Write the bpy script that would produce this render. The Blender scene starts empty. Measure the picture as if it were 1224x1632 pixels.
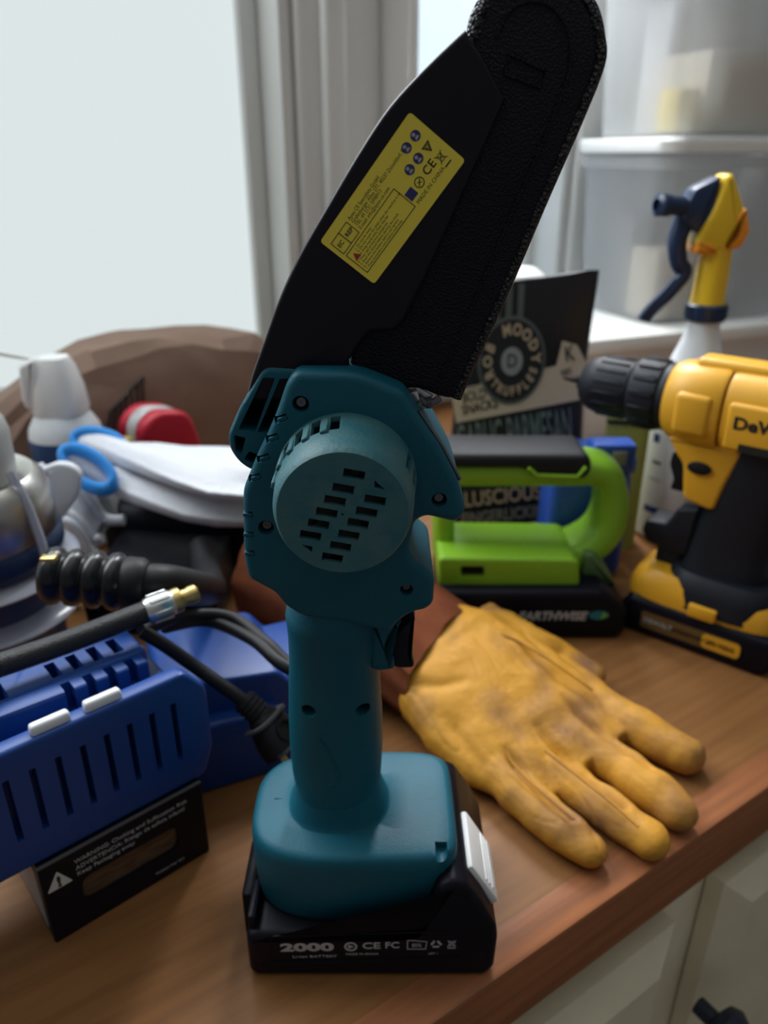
import bpy, bmesh, math, random
from mathutils import Vector, Matrix, noise

# ------------------------------------------------------------------ camera, world, light
sc = bpy.context.scene
C = sc.collection
R = math.radians
CT = 0.90                 # height of the counter top above the floor
PITCH = R(25.0)           # camera looks down
HEAD = R(-33.5)           # camera heading against the counter's depth axis
EYE = 0.336               # eye above the counter top
FPX = 1226.0              # focal length for a 1224 x 1632 frame
cH, sH = math.cos(HEAD), math.sin(HEAD)
cP, sP = math.cos(PITCH), math.sin(PITCH)
def F(x, y, z=0.0):
    """view-aligned plan (x right, y forward, z above counter) -> world (X along the counter, Y into the wall)"""
    return Vector((cH*x - sH*y, sH*x + cH*y - 0.159, CT + z))

cam = bpy.data.cameras.new('camera')
camo = bpy.data.objects.new('camera', cam); C.objects.link(camo)
camo.location = F(0, 0, EYE); camo.rotation_euler = (math.pi/2 - PITCH, 0, HEAD)
cam.sensor_fit = 'VERTICAL'; cam.sensor_height = 24.0; cam.sensor_width = 18.0
cam.lens = 24.0*FPX/1632.0
cam.clip_start = 0.01
cam.dof.use_dof = True; cam.dof.focus_distance = 0.262; cam.dof.aperture_fstop = 6.3
cam.dof.aperture_blades = 0
sc.camera = camo

w = bpy.data.worlds.new('room_light'); sc.world = w; w.use_nodes = True
w.node_tree.nodes['Background'].inputs[0].default_value = (0.93, 0.95, 1.0, 1)
w.node_tree.nodes['Background'].inputs[1].default_value = 0.15

def area(name, loc, rot, sx, sy, power, col):
    l = bpy.data.lights.new(name, 'AREA'); l.shape = 'RECTANGLE'; l.size = sx; l.size_y = sy
    l.energy = power; l.color = col
    o = bpy.data.objects.new(name, l); C.objects.link(o); o.location = loc; o.rotation_euler = rot
    return o
# daylight through the upper sashes of the two windows, which go on above the picture; each lies in its window's opening
area('window_left_offscreen', (-0.16, 0.785, CT+0.99), (R(-90), 0, 0), 1.10, 0.62, 22, (0.90, 0.96, 1.0))
area('window_right_offscreen', (0.76, 0.785, CT+0.99), (R(-90), 0, 0), 0.24, 0.62, 21, (0.97, 0.98, 1.0))
PANE = 0.80               # glow of the frosted lower panes

sc.view_settings.view_transform = 'Standard'; sc.view_settings.look = 'None'
sc.view_settings.gamma = 1.0; sc.view_settings.use_curve_mapping = False
sc.view_settings.exposure = 0.0

# ------------------------------------------------------------------ helpers
def ray(px, py):
    a = (px - 612.0)/FPX; b = (py - 816.0)/FPX
    return a, cP - b*sP, sP + b*cP          # right, forward, down
def gp(px, py, z=0.0):
    a, f, d = ray(px, py); t = (EYE - z)/d
    return Vector((a*t, f*t, z))
def vp(px, py, Y):
    a, f, d = ray(px, py); t = Y/f
    return Vector((a*t, Y, EYE - d*t))

MATS = {}
def mat(name, col, rough=0.5, metal=0.0, var=0.0, vscale=60, col2=None, bump=0.0, bscale=200, kind='noise', spec=0.5,
        emit=None, estr=0.0, alpha=1.0, trans=0.0, stretch=None, sheen=0.0, ramp=(0.35, 0.65), ior=1.45, coat=0.0):
    if name in MATS: return MATS[name]
    m = bpy.data.materials.new(name); m.use_nodes = True; nt = m.node_tree; b = nt.nodes['Principled BSDF']
    def s(k, v):
        if k in b.inputs: b.inputs[k].default_value = v
    s('Base Color', (*col, 1)); s('Roughness', rough); s('Metallic', metal); s('Specular IOR Level', spec); s('IOR', ior)
    s('Alpha', alpha); s('Transmission Weight', trans); s('Sheen Weight', sheen); s('Coat Weight', coat)
    if emit: s('Emission Color', (*emit, 1)); s('Emission Strength', estr)
    if var or bump:
        tc = nt.nodes.new('ShaderNodeTexCoord'); mp = nt.nodes.new('ShaderNodeMapping')
        nt.links.new(tc.outputs['Object'], mp.inputs[0])
        if stretch: mp.inputs['Scale'].default_value = stretch
    if var:
        n = nt.nodes.new('ShaderNodeTexNoise'); n.inputs['Scale'].default_value = vscale; n.inputs['Detail'].default_value = 5
        nt.links.new(mp.outputs[0], n.inputs[0])
        r = nt.nodes.new('ShaderNodeValToRGB'); r.color_ramp.elements[0].position = ramp[0]; r.color_ramp.elements[1].position = ramp[1]
        c2 = col2 or tuple(max(0, c*(1-var)) for c in col)
        r.color_ramp.elements[0].color = (*col, 1); r.color_ramp.elements[1].color = (*c2, 1)
        nt.links.new(n.outputs[0], r.inputs[0]); nt.links.new(r.outputs[0], b.inputs['Base Color'])
    if bump:
        if kind == 'noise':
            n = nt.nodes.new('ShaderNodeTexNoise'); n.inputs['Detail'].default_value = 4; out = 0
        else:
            n = nt.nodes.new('ShaderNodeTexVoronoi'); n.feature = 'DISTANCE_TO_EDGE' if kind == 'vedge' else 'F1'; out = 0
        n.inputs['Scale'].default_value = bscale
        nt.links.new(mp.outputs[0], n.inputs['Vector'])
        bp = nt.nodes.new('ShaderNodeBump'); bp.inputs['Strength'].default_value = bump; bp.inputs['Distance'].default_value = 0.001
        nt.links.new(n.outputs[out], bp.inputs['Height']); nt.links.new(bp.outputs[0], b.inputs['Normal'])
    MATS[name] = m
    return m

def link(name, me, m, parent=None, smooth=38):
    if smooth:
        me.polygons.foreach_set('use_smooth', [True]*len(me.polygons))
        me.set_sharp_from_angle(angle=R(smooth))
    o = bpy.data.objects.new(name, me); C.objects.link(o)
    me.materials.clear()
    if m: me.materials.append(m)
    o.parent = parent
    return o
def obj(name, bm, m, parent=None, smooth=38):
    bmesh.ops.recalc_face_normals(bm, faces=bm.faces[:])
    me = bpy.data.meshes.new(name); bm.to_mesh(me); bm.free()
    return link(name, me, m, parent, smooth)
def tag(o, label, cat, group=None):
    o['label'] = label; o['category'] = cat
    if group: o['group'] = group
    return o
def struct(o): o['kind'] = 'structure'; return o
def thing(name, label, cat, x=0, y=0, z=0, yaw=0, group=None):
    """an Empty at the thing's base, aligned with the view-aligned plan"""
    o = bpy.data.objects.new(name, None); C.objects.link(o); o.empty_display_size = 0.02
    o.location = F(x, y, z); o.rotation_euler = (0, 0, HEAD + yaw)
    return tag(o, label, cat, group)
def wthing(name, label, cat, loc, rz=0):
    o = bpy.data.objects.new(name, None); C.objects.link(o); o.empty_display_size = 0.02
    o.location = loc; o.rotation_euler = (0, 0, rz)
    return tag(o, label, cat)

def add_box(bm, x0, x1, y0, y1, z0, z1, M=None):
    vs = [Vector((x, y, z)) for x in (x0, x1) for y in (y0, y1) for z in (z0, z1)]
    if M: vs = [M @ v for v in vs]
    v = [bm.verts.new(p) for p in vs]
    for f in ((0,1,3,2),(4,6,7,5),(0,4,5,1),(2,3,7,6),(0,2,6,4),(1,5,7,3)): bm.faces.new([v[i] for i in f])
    return v
def box(x0, x1, y0, y1, z0, z1, bev=0.0, seg=2, M=None):
    bm = bmesh.new(); add_box(bm, x0, x1, y0, y1, z0, z1)
    if bev: bmesh.ops.bevel(bm, geom=bm.edges[:], offset=bev, segments=seg, affect='EDGES', profile=0.5, clamp_overlap=True)
    if M: bm.transform(M)
    return bm
def loft_into(bm, rings, cap=True, closed=True):
    rv = [[bm.verts.new(p) for p in r] for r in rings]
    n = len(rings[0])
    for a, b in zip(rv, rv[1:]):
        for i in range(n if closed else n-1):
            j = (i+1) % n
            bm.faces.new((a[i], a[j], b[j], b[i]))
    if cap:
        bm.faces.new(rv[0][::-1]); bm.faces.new(rv[-1])
    return rv
def loft(rings, cap=True):
    bm = bmesh.new(); loft_into(bm, rings, cap); return bm
def lathe(profile, n=40, M=None, cap=True):
    """profile [(r, h)] around local z"""
    rings = []
    for r, h in profile:
        r = max(r, 1e-5)
        rings.append([Vector((r*math.cos(2*math.pi*i/n), r*math.sin(2*math.pi*i/n), h)) for i in range(n)])
    bm = loft(rings, cap)
    if M: bm.transform(M)
    return bm
def AX(origin, direction):
    """matrix that takes local z to direction at origin"""
    d = Vector(direction).normalized()
    q = Vector((0, 0, 1)).rotation_difference(d)
    return Matrix.Translation(Vector(origin)) @ q.to_matrix().to_4x4()
def cr(pts, n=6, closed=False):
    """Catmull-Rom through points"""
    P = [Vector(p) for p in pts]; out = []
    m = len(P)
    for i in range(m if closed else m-1):
        if closed: p0, p1, p2, p3 = P[(i-1) % m], P[i], P[(i+1) % m], P[(i+2) % m]
        else: p0, p1, p2, p3 = P[max(i-1, 0)], P[i], P[i+1], P[min(i+2, m-1)]
        for k in range(n):
            t = k/n
            out.append(0.5*((2*p1) + (p2-p0)*t + (2*p0-5*p1+4*p2-p3)*t*t + (3*p1-p0-3*p2+p3)*t**3))
    if not closed: out.append(P[-1])
    return out
def tube_into(bm, path, r, n=10, cap=True, flat=1.0):
    P = [Vector(p) for p in path]; rings = []
    up = Vector((0, 0, 1))
    t0 = (P[1]-P[0]).normalized()
    if abs(t0.dot(up)) > 0.95: up = Vector((0, 1, 0))
    nrm = (up - t0*up.dot(t0)).normalized()
    for i, p in enumerate(P):
        t = (P[min(i+1, len(P)-1)] - P[max(i-1, 0)]).normalized()
        nrm = (nrm - t*nrm.dot(t)).normalized(); b = t.cross(nrm)
        ri = r[i] if isinstance(r, (list, tuple)) else r
        rings.append([p + nrm*(ri*flat*math.cos(2*math.pi*k/n)) + b*(ri*math.sin(2*math.pi*k/n)) for k in range(n)])
    loft_into(bm, rings, cap)
def tube(path, r, n=10, flat=1.0):
    bm = bmesh.new(); tube_into(bm, path, r, n, True, flat); return bm
def fillet(poly, r, n=4):
    out = []; m = len(poly); P = [Vector((p[0], p[1])) for p in poly]
    for i in range(m):
        a, b, c = P[i-1], P[i], P[(i+1) % m]
        rr = r[i] if isinstance(r, (list, tuple)) else r
        la, lc = (a-b).length, (c-b).length
        d = min(rr, la*0.45, lc*0.45)
        if d < 1e-6: out.append(b); continue
        s = b + (a-b)*(d/la); e = b + (c-b)*(d/lc)
        for k in range(n+1):
            t = k/n; out.append(s*(1-t)**2 + b*2*t*(1-t) + e*t*t)
    return out
def offset(poly, d):
    """move a CCW polygon inward by d"""
    m = len(poly); out = []
    A = sum(poly[i-1].x*poly[i].y - poly[i].x*poly[i-1].y for i in range(m))
    s = 1 if A > 0 else -1
    for i in range(m):
        a, b, c = poly[i-1], poly[i], poly[(i+1) % m]
        e1 = (b-a); e2 = (c-b)
        if e1.length < 1e-9: e1 = e2
        if e2.length < 1e-9: e2 = e1
        n1 = Vector((-e1.y, e1.x)).normalized()*s; n2 = Vector((-e2.y, e2.x)).normalized()*s
        nn = n1+n2
        if nn.length < 1e-6: nn = n1
        nn.normalize()
        k = 1/max(nn.dot(n1), 0.5)
        out.append(b + nn*d*k)
    return out
def slab(poly, y0, y1, r=0.0, seg=3, fil=0.0, r1=None, M=None):
    """polygon in x,z standing upright, from y0 (front) to y1 (back), rims rounded by r in front and r1 behind"""
    P = fillet(poly, fil) if fil else [Vector((p[0], p[1])) for p in poly]
    r1 = r if r1 is None else r1
    rings = []
    def ring(d, y): rings.append([Vector((q.x, y, q.y)) for q in (offset(P, d) if d > 1e-7 else P)])
    if r:
        for k in range(seg+1):
            a = math.pi/2*k/seg; ring(r*(1-math.sin(a)), y0 + r*(1-math.cos(a)))
    else: ring(0, y0)
    if r1:
        for k in range(seg+1):
            a = math.pi/2*(1-k/seg); ring(r1*(1-math.sin(a)), y1 - r1*(1-math.cos(a)))
    else: ring(0, y1)
    bm = loft(rings)
    if M: bm.transform(M)
    return bm
def rrect(cx, cz, w, h, r, n=5, rot=0):
    pts = fillet([(-w/2, -h/2), (w/2, -h/2), (w/2, h/2), (-w/2, h/2)], r, n)
    c, s = math.cos(rot), math.sin(rot)
    return [Vector((cx + p.x*c - p.y*s, cz + p.x*s + p.y*c)) for p in pts]
def sell(cx, cy, a, b, z, e=2.0, n=32, ph=0):
    """superellipse ring in plan"""
    out = []
    for i in range(n):
        t = 2*math.pi*i/n + ph; c, s = math.cos(t), math.sin(t)
        out.append(Vector((cx + a*math.copysign(abs(c)**(2/e), c), cy + b*math.copysign(abs(s)**(2/e), s), z)))
    return out
def ell(c, u, v, n=28, e=2.0):
    """superellipse ring with half axes u, v (vectors) round c"""
    out = []
    for i in range(n):
        t = 2*math.pi*i/n; a, b = math.cos(t), math.sin(t)
        out.append(Vector(c) + Vector(u)*math.copysign(abs(a)**(2/e), a) + Vector(v)*math.copysign(abs(b)**(2/e), b))
    return out
def evalmesh(o):
    dg = bpy.context.evaluated_depsgraph_get(); dg.update()
    return bpy.data.meshes.new_from_object(o.evaluated_get(dg))
def cut(bm, cutters):
    """subtract cutter bmeshes; returns a bmesh"""
    def tmp(b):
        bmesh.ops.recalc_face_normals(b, faces=b.faces[:])
        me = bpy.data.meshes.new('tmp'); b.to_mesh(me); b.free()
        o = bpy.data.objects.new('tmp', me); C.objects.link(o); return o
    base = tmp(bm); cs = []
    for c in cutters:
        co = tmp(c); cs.append(co)
        md = base.modifiers.new('b', 'BOOLEAN'); md.operation = 'DIFFERENCE'; md.object = co; md.solver = 'EXACT'
    t0 = bmesh.new(); t0.from_mesh(base.data); a0 = sum(f.calc_area() for f in t0.faces); t0.free()
    for attempt in range(3):
        me = evalmesh(base)
        out = bmesh.new(); out.from_mesh(me); bpy.data.meshes.remove(me)
        if sum(f.calc_area() for f in out.faces) > 0.6*a0: break
        for md in base.modifiers:
            if attempt == 0: md.use_self = True
            else: md.solver = 'FAST'
    for o in [base]+cs:
        d = o.data; bpy.data.objects.remove(o); bpy.data.meshes.remove(d)
    return out
def remesh(bm, vox, smooth=4, disp=None):
    me = bpy.data.meshes.new('tmp'); bmesh.ops.recalc_face_normals(bm, faces=bm.faces[:]); bm.to_mesh(me); bm.free()
    o = bpy.data.objects.new('tmp', me); C.objects.link(o)
    m = o.modifiers.new('r', 'REMESH'); m.mode = 'VOXEL'; m.voxel_size = vox
    s = o.modifiers.new('s', 'SMOOTH'); s.factor = 0.5; s.iterations = smooth
    me2 = evalmesh(o); out = bmesh.new(); out.from_mesh(me2)
    bpy.data.meshes.remove(me2); bpy.data.objects.remove(o); bpy.data.meshes.remove(me)
    return out
def text(name, s, size, m, parent, M, ext=0.0001, align='LEFT', xs=1.0, bold=0.0):
    cu = bpy.data.curves.new(name, 'FONT'); cu.body = s; cu.size = size; cu.extrude = ext; cu.align_x = align
    cu.align_y = 'CENTER'; cu.offset = bold
    cu.resolution_u = 3
    o = bpy.data.objects.new('tmp', cu); C.objects.link(o)
    me = evalmesh(o); bpy.data.objects.remove(o); bpy.data.curves.remove(cu)
    me.transform(M @ Matrix.Diagonal((xs, 1, 1, 1)))
    return link(name, me, m, parent, 0)
def upright(x, y, z, tilt=0.0, rot=0.0):
    """frame for print on an upright face seen from -y: text x -> +x, text y -> +z"""
    return Matrix.Translation((x, y, z)) @ Matrix.Rotation(math.pi/2 - tilt, 4, 'X') @ Matrix.Rotation(rot, 4, 'Z')
def disc(r, n=24, t=0.0002, M=None, ri=0.0):
    bm = bmesh.new()
    if ri:
        rings = []
        for (rr, h) in ((ri, 0), (r, 0), (r, t), (ri, t), (ri, 0)):
            rings.append([Vector((rr*math.cos(2*math.pi*i/n), rr*math.sin(2*math.pi*i/n), h)) for i in range(n)])
        loft_into(bm, rings, cap=False); bmesh.ops.remove_doubles(bm, verts=bm.verts[:], dist=1e-7)
    else:
        loft_into(bm, [[Vector((r*math.cos(2*math.pi*i/n), r*math.sin(2*math.pi*i/n), h)) for i in range(n)] for h in (0, t)])
    if M: bm.transform(M)
    return bm
def join(*bms):
    out = bmesh.new()
    for b in bms:
        me = bpy.data.meshes.new('t'); b.to_mesh(me); b.free(); out.from_mesh(me); bpy.data.meshes.remove(me)
    return out
def flat_poly(pts, M, t=0.00015):
    bm = loft([[Vector((p[0], p[1], h)) for p in pts] for h in (0, t)]); bm.transform(M); return bm
def frame2d(pts, wd, M, t=0.00015):
    """outline of a closed polyline"""
    P = [Vector((p[0], p[1])) for p in pts]; I = offset(P, wd)
    bm = bmesh.new()
    rings = [[Vector((q.x, q.y, h)) for q in ps] for ps, h in ((P, 0), (P, t), (I, t), (I, 0), (P, 0))]
    loft_into(bm, rings, cap=False); bmesh.ops.remove_doubles(bm, verts=bm.verts[:], dist=1e-8)
    bm.transform(M); return bm

# ------------------------------------------------------------------ materials
wood_top = mat('counter_wood', (0.265, 0.118, 0.040), 0.45, spec=0.2, var=0.4, vscale=26, col2=(0.19, 0.082, 0.028), bump=0.08, bscale=120, stretch=(0.35, 6, 6), ramp=(0.3, 0.75))
wood_edge = mat('edge_wood', (0.36, 0.130, 0.050), 0.45, spec=0.3, var=0.4, vscale=30, col2=(0.25, 0.095, 0.04), bump=0.08, bscale=120, stretch=(0.3, 5, 5))
cream = mat('cream_paint', (0.84, 0.77, 0.56), 0.45, var=0.12, vscale=18)
paint = mat('white_paint', (0.78, 0.79, 0.77), 0.5, var=0.05, vscale=8)
wallp = mat('wall_paint', (0.74, 0.75, 0.72), 0.7, var=0.05, vscale=5)
teal = mat('teal_plastic', (0.004, 0.086, 0.130), 0.50, var=0.25, vscale=45, bump=0.15, bscale=900, col2=(0.005, 0.096, 0.142), spec=0.32)
teal_d = mat('dusty_teal_plastic', (0.022, 0.125, 0.155), 0.55, var=0.5, vscale=110, col2=(0.055, 0.15, 0.165), bump=0.25, bscale=700)
black = mat('black_plastic', (0.006, 0.006, 0.011), 0.42, spec=0.16, bump=0.1, bscale=900)
black_m = mat('matt_black', (0.007, 0.007, 0.010), 0.62, spec=0.25)
plate_m = mat('black_coated_plate', (0.009, 0.008, 0.014), 0.34, spec=0.26)
scab_m = mat('grained_black_plastic', (0.006, 0.006, 0.011), 0.5, bump=0.5, bscale=1300, kind='vor', spec=0.25)
rim_m = mat('grained_black_rim', (0.008, 0.008, 0.012), 0.34, bump=1.0, bscale=900, kind='vor', spec=0.5)
label_y = mat('yellow_label', (0.92, 0.76, 0.08), 0.45)
ink = mat('black_ink', (0.012, 0.012, 0.012), 0.5)
navy_ink = mat('navy_ink', (0.035, 0.035, 0.17), 0.5)
red_ink = mat('red_ink', (0.45, 0.03, 0.05), 0.5)
grey_ink = mat('grey_ink', (0.42, 0.42, 0.44), 0.5)
steel = mat('steel', (0.62, 0.62, 0.62), 0.28, metal=1.0)
dsteel = mat('dark_steel', (0.16, 0.16, 0.18), 0.35, metal=1.0)
brass = mat('brass', (0.55, 0.40, 0.16), 0.35, metal=1.0)
white_p = mat('white_plastic', (0.80, 0.80, 0.80), 0.4)
# ------------------------------------------------------------------ the setting
WY = 0.72                                  # wall plane
def wall_hit(px, py, Yw):
    a, f, d = ray(px, py)
    n = (sH*a + cH*f); t = (Yw + 0.159)/n
    return F(a*t, f*t, EYE - d*t)
bm = box(-2.2, 3.0, -2.2, 1.0, -0.02, 0.0); struct(obj('floor', bm, mat('floor_boards', (0.22, 0.15, 0.10), 0.5, var=0.3, vscale=8, stretch=(1, 8, 1))))
struct(obj('ceiling', box(-2.2, 3.0, -2.6, 1.0, 2.6, 2.66), wallp))
WX = {'p0': -0.95, 'p1': 0.455, 'q0': 0.615, 'q1': 0.905}   # window openings along the wall
Z0, Z1 = CT+0.055, CT+1.45
bm = bmesh.new()
for (x0, x1, z0, z1) in ((-2.2, WX['p0'], 0, 2.6), (WX['p1'], WX['q0'], 0, 2.6), (WX['q1'], 3.0, 0, 2.6),
                         (WX['p0'], WX['p1'], 0, Z0), (WX['q0'], WX['q1'], 0, Z0),
                         (WX['p0'], WX['p1'], Z1, 2.6), (WX['q0'], WX['q1'], Z1, 2.6)):
    add_box(bm, x0, x1, WY, WY+0.12, z0, z1)
struct(obj('wall_back', bm, wallp, smooth=0))

glow = bpy.data.materials.new('frosted_pane'); glow.use_nodes = True
nt = glow.node_tree; b = nt.nodes['Principled BSDF']
b.inputs['Base Color'].default_value = (0.15, 0.17, 0.17, 1); b.inputs['Roughness'].default_value = 0.6
b.inputs['Emission Color'].default_value = (0.84, 0.925, 0.93, 1)
b.inputs['Emission Strength'].default_value = PANE
glow2 = mat('hazy_pane', (0.5, 0.6, 0.7), 0.3, emit=(0.70, 0.83, 0.95), estr=0.9)

def window(name, x0, x1, zmid, pane_mat, fw):
    o = struct(bpy.data.objects.new(name, None)); C.objects.link(o); o.location = ((x0+x1)/2, WY, Z0)
    hx = (x1-x0)/2; H = Z1-Z0; zm = zmid - Z0
    def part(nm, bm, m): return obj(nm, bm, m, o)
    for s in (-1, 1):
        part('jamb', box(s*hx - (0.014 if s > 0 else 0), s*hx + (0.014 if s < 0 else 0), -0.006, 0.12, 0, H, 0.003), paint)
    part('head', box(-hx, hx, -0.006, 0.12, H-0.02, H, 0.003), paint)
    part('window_sill', box(-hx-0.03, hx+0.03, -0.035, 0.12, -0.022, 0.004, 0.004), paint)
    for (a, c, yy) in ((0.004, zm, 0.045), (zm-0.04, H-0.02, 0.075)):
        sx = hx-0.014
        fr = part('sash', box(-sx, -sx+fw, yy, yy+0.03, a, c, 0.004), paint)
        obj('sash_stile', box(sx-fw, sx, yy, yy+0.03, a, c, 0.004), paint, o)
        obj('sash_rail', box(-sx+fw, sx-fw, yy, yy+0.03, a, a+0.04, 0.004), paint, o)
        obj('sash_rail', box(-sx+fw, sx-fw, yy, yy+0.03, c-0.04, c, 0.004), paint, o)
        obj('pane', box(-sx+fw-0.004, sx-fw+0.004, yy+0.012, yy+0.016, a+0.036, c-0.036), pane_mat, o)
    return o
window('window_1', WX['p0'], WX['p1'], CT+0.66, glow, 0.022)
window('window_2', WX['q0'], WX['q1'], CT+0.66, glow2, 0.018)
# casings beside the panes
def trim(name, x0, x1, t, z0=CT+0.03, z1=CT+1.5):
    struct(obj(name, box(x0, x1, WY-t, WY, z0, z1, 0.006, 3), paint))
trim('trim_1', WX['p1']+0.004, WX['p1']+0.040, 0.012)
trim('trim_2', WX['p1']+0.032, WX['p1']+0.062, 0.026)
trim('trim_3', WX['q0']-0.040, WX['q0']-0.002, 0.014)
trim('trim_4', WX['q1']+0.002, WX['q1']+0.060, 0.018)

# ------------------------------------------------------------------ counter and cabinet
ct = wthing('countertop', 'warm brown wooden countertop with a reddish front edge strip', 'countertop', (0, 0, CT-0.04))
obj('top_panel', box(-1.6, 2.6, 0.0195, WY-0.001, 0, 0.04), wood_top, ct)
pr_ = [(0.0196, -0.004), (0.001, -0.004), (0.0, -0.003), (0.0, 0.0375), (0.0008, 0.0393), (0.0026, 0.0400), (0.0196, 0.0400)]
obj('edge_strip', loft([[Vector((x, y, z)) for y, z in pr_] for x in (-1.6, 2.6)]), wood_edge, ct)
cb = wthing('base_cabinet', 'cream painted base cabinet under the wooden countertop', 'cabinet', (0.3, 0.03, 0))
XS = wall_hit(1083, 1432, 0.012).x          # stile between drawer and door
XT = wall_hit(1123, 1461, 0.012).x
cx = XS - 0.3; dx = XT - 0.3
obj('carcass', box(-1.5, 2.0, 0.03, WY-0.04, 0.09, CT-0.05), cream, cb)
obj('toe_kick', box(-1.5, 2.0, 0.06, 0.075, 0, 0.09), cream, cb)
obj('top_rail', box(-1.5, 2.0, -0.012, 0.031, CT-0.075, CT-0.0445, 0.002), cream, cb)
for x0 in (cx-0.46, cx-0.004, dx+0.40, dx+0.86):
    obj('stile', box(x0, x0+(dx-cx)+0.012, -0.010, 0.0315, 0.09, CT-0.0752, 0.002), cream, cb)
W = 0.385
def panel(bm, x0, x1, z0, z1, y, b):
    rings = [[Vector((x, yy, z)) for x, z in ((x0+d, z0+d), (x1-d, z0+d), (x1-d, z1-d), (x0+d, z1-d))] for d, yy in ((0, y+0.022), (0, y+0.010), (b, y), (b+0.001, y))]
    loft_into(bm, rings)
knob_m = mat('navy_knob', (0.01, 0.015, 0.03), 0.35)
def front(nm, x0, x1, z0, z1, hx, hz):
    bm = bmesh.new(); panel(bm, x0, x1, z0, z1, -0.033, 0.022)
    d = obj(nm, bm, cream, cb, 20)
    obj('knob', lathe([(0.006, 0), (0.006, 0.012), (0.015, 0.016), (0.017, 0.022), (0.014, 0.028), (0.004, 0.030)], 20, AX((hx, -0.034, hz), (0, -1, 0))), knob_m, d)
front('drawer', cx-0.43, cx-0.008, CT-0.235, CT-0.083, cx-0.21, CT-0.16)
front('door', cx-0.43, cx-0.008, 0.11, CT-0.25, cx-0.04, CT-0.32)
kb = wall_hit(1146, 1634, -0.02)
front('door', dx+0.004, dx+0.40, 0.11, CT-0.083, kb.x-0.3, kb.z)
front('door', dx+0.44, dx+0.84, 0.11, CT-0.083, dx+0.80, CT-0.18)

# ------------------------------------------------------------------ the mini chainsaw
SY = 0.265
saw = thing('mini_chainsaw', 'teal cordless mini chainsaw standing upright on its black battery', 'chainsaw', 0, SY, 0)
def sp(px, py, Y): v = vp(px, py, Y); return Vector((v.x, v.z))
def sl(px, py, Y): v = vp(px, py, Y); return Vector((v.x, v.y-SY, v.z))
YF = 0.243 - SY
shell_px = [(470,593),(552,594),(580,599),(645,625),(658,649),(703,714),(730,766),(742,807),(741,821),(727,836),(679,824),(660,835),(652,879),(662,896),(689,917),(693,930),(691,965),(679,975),(656,979),(634,994),(620,1012),(560,996),(480,985),(453,968),(439,948),(394,924),(387,886),(386,814),(386,783),(396,759),(408,728),(425,694),(441,656),(456,611)]
shell = slab([sp(x, y, 0.243) for x, y in shell_px], YF, 0.287-SY, 0.0030, 4, 0.0027)
screw_px = [(479, 644, 0.0028), (424, 841, 0.0028), (700, 797, 0.0027), (648, 940, 0.0024)]
cutters = []
for x, y, r in screw_px:
    p = sl(x, y, 0.243); cutters.append(lathe([(r, -0.001), (r, 0.0045)], 24, AX(p, (0, 1, 0))))
notch_px = [((446, 668), -0.40), ((432, 699), -0.40), ((418, 731), -0.40), ((404, 762), -0.36), ((391, 820), 0.0), ((392, 852), 0.0), ((394, 882), 0.0)]
for (x, y), a in notch_px:
    p = sl(x, y, 0.243)
    cutters.append(box(-0.0022, 0.0026, -0.002, 0.012, -0.00105, 0.00105, M=Matrix.Translation(p) @ Matrix.Rotation(a, 4, 'Y')))
hous = obj('housing', cut(shell, cutters), teal, saw, 30)
pale = teal
for (x, y), a in notch_px:
    p = sl(x, y, 0.243)
    obj('vent_rib', box(-0.0010, 0.0025, 0.0002, 0.010, -0.0011, 0.0004, 0.0003, 1, M=Matrix.Translation(p) @ Matrix.Rotation(a, 4, 'Y')), pale, hous)
def screw(p, r, parent):
    hd = lathe([(r*0.86, 0.0044), (r*0.86, 0.0030), (r*0.55, 0.0022), (0.0, 0.0022)], 20, AX(p, (0, 1, 0)))
    s = obj('screw', hd, dsteel, parent)
    M = AX(p + Vector((0, 0.0021, 0)), (0, -1, 0))
    for k in range(3):
        obj('drive_slot', box(-r*0.42, r*0.42, -r*0.09, r*0.09, -0.0002, 0.00012, M=M @ Matrix.Rotation(k*math.pi/3, 4, 'Z')), dsteel, s)
for x, y, r in screw_px: screw(sl(x, y, 0.243), r, saw)

# chip guard on the left with open slots
gy = 0.251
gc = lambda x, y: sp(360+0.343*x, 560+0.343*y, gy)
guard_o = [gc(*p) for p in ((175,72),(330,84),(430,84),(430,300),(250,560),(120,560),(60,520),(14,455),(8,390),(58,270))]
slots = [[(172,122),(228,124),(135,376),(58,362)], [(250,128),(300,126),(205,380),(146,376)], [(38,388),(92,402),(72,478),(44,462)], [(108,464),(150,480),(124,524),(84,500)]]
cs = [slab([gc(*p) for p in s], gy-SY-0.003, gy-SY+0.029, 0, fil=0.0006) for s in slots]
gd = obj('chip_guard', cut(slab(guard_o, gy-SY, 0.283-SY, 0.0018, 3, 0.003), cs), teal, saw, 30)

# motor barrel and its grille cap
ax_z = 0.2346; ax_x = vp(552, 766, 0.243).x
YB, YC = 0.2445, 0.2157
Mb = AX((ax_x, YB-SY, ax_z), (0, -1, 0)); L = YB-YC
prof = [(0.0250, -0.003), (0.0246, 0.0), (0.0240, 0.002), (0.0222, L-0.0045), (0.0213, L-0.0012), (0.0205, L),
        (0.0, L), ]
inn = [(0.0, L-0.0018), (0.0195, L-0.0018), (0.0205, L-0.004), (0.0222, 0.002), (0.0230, -0.003)]
rings = []
n = 72
for r, h in prof[:-1] + [(0.0004, L)]:
    rings.append([Vector((r*math.cos(2*math.pi*i/n), r*math.sin(2*math.pi*i/n), h)) for i in range(n)])
for r, h in [(0.0004, L-0.0018)] + inn[1:]:
    rings.append([Vector((r*math.cos(2*math.pi*i/n), r*math.sin(2*math.pi*i/n), h)) for i in range(n)])
bm = bmesh.new(); loft_into(bm, rings + [rings[0]], cap=False); bmesh.ops.remove_doubles(bm, verts=bm.verts[:], dist=1e-7)
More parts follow.
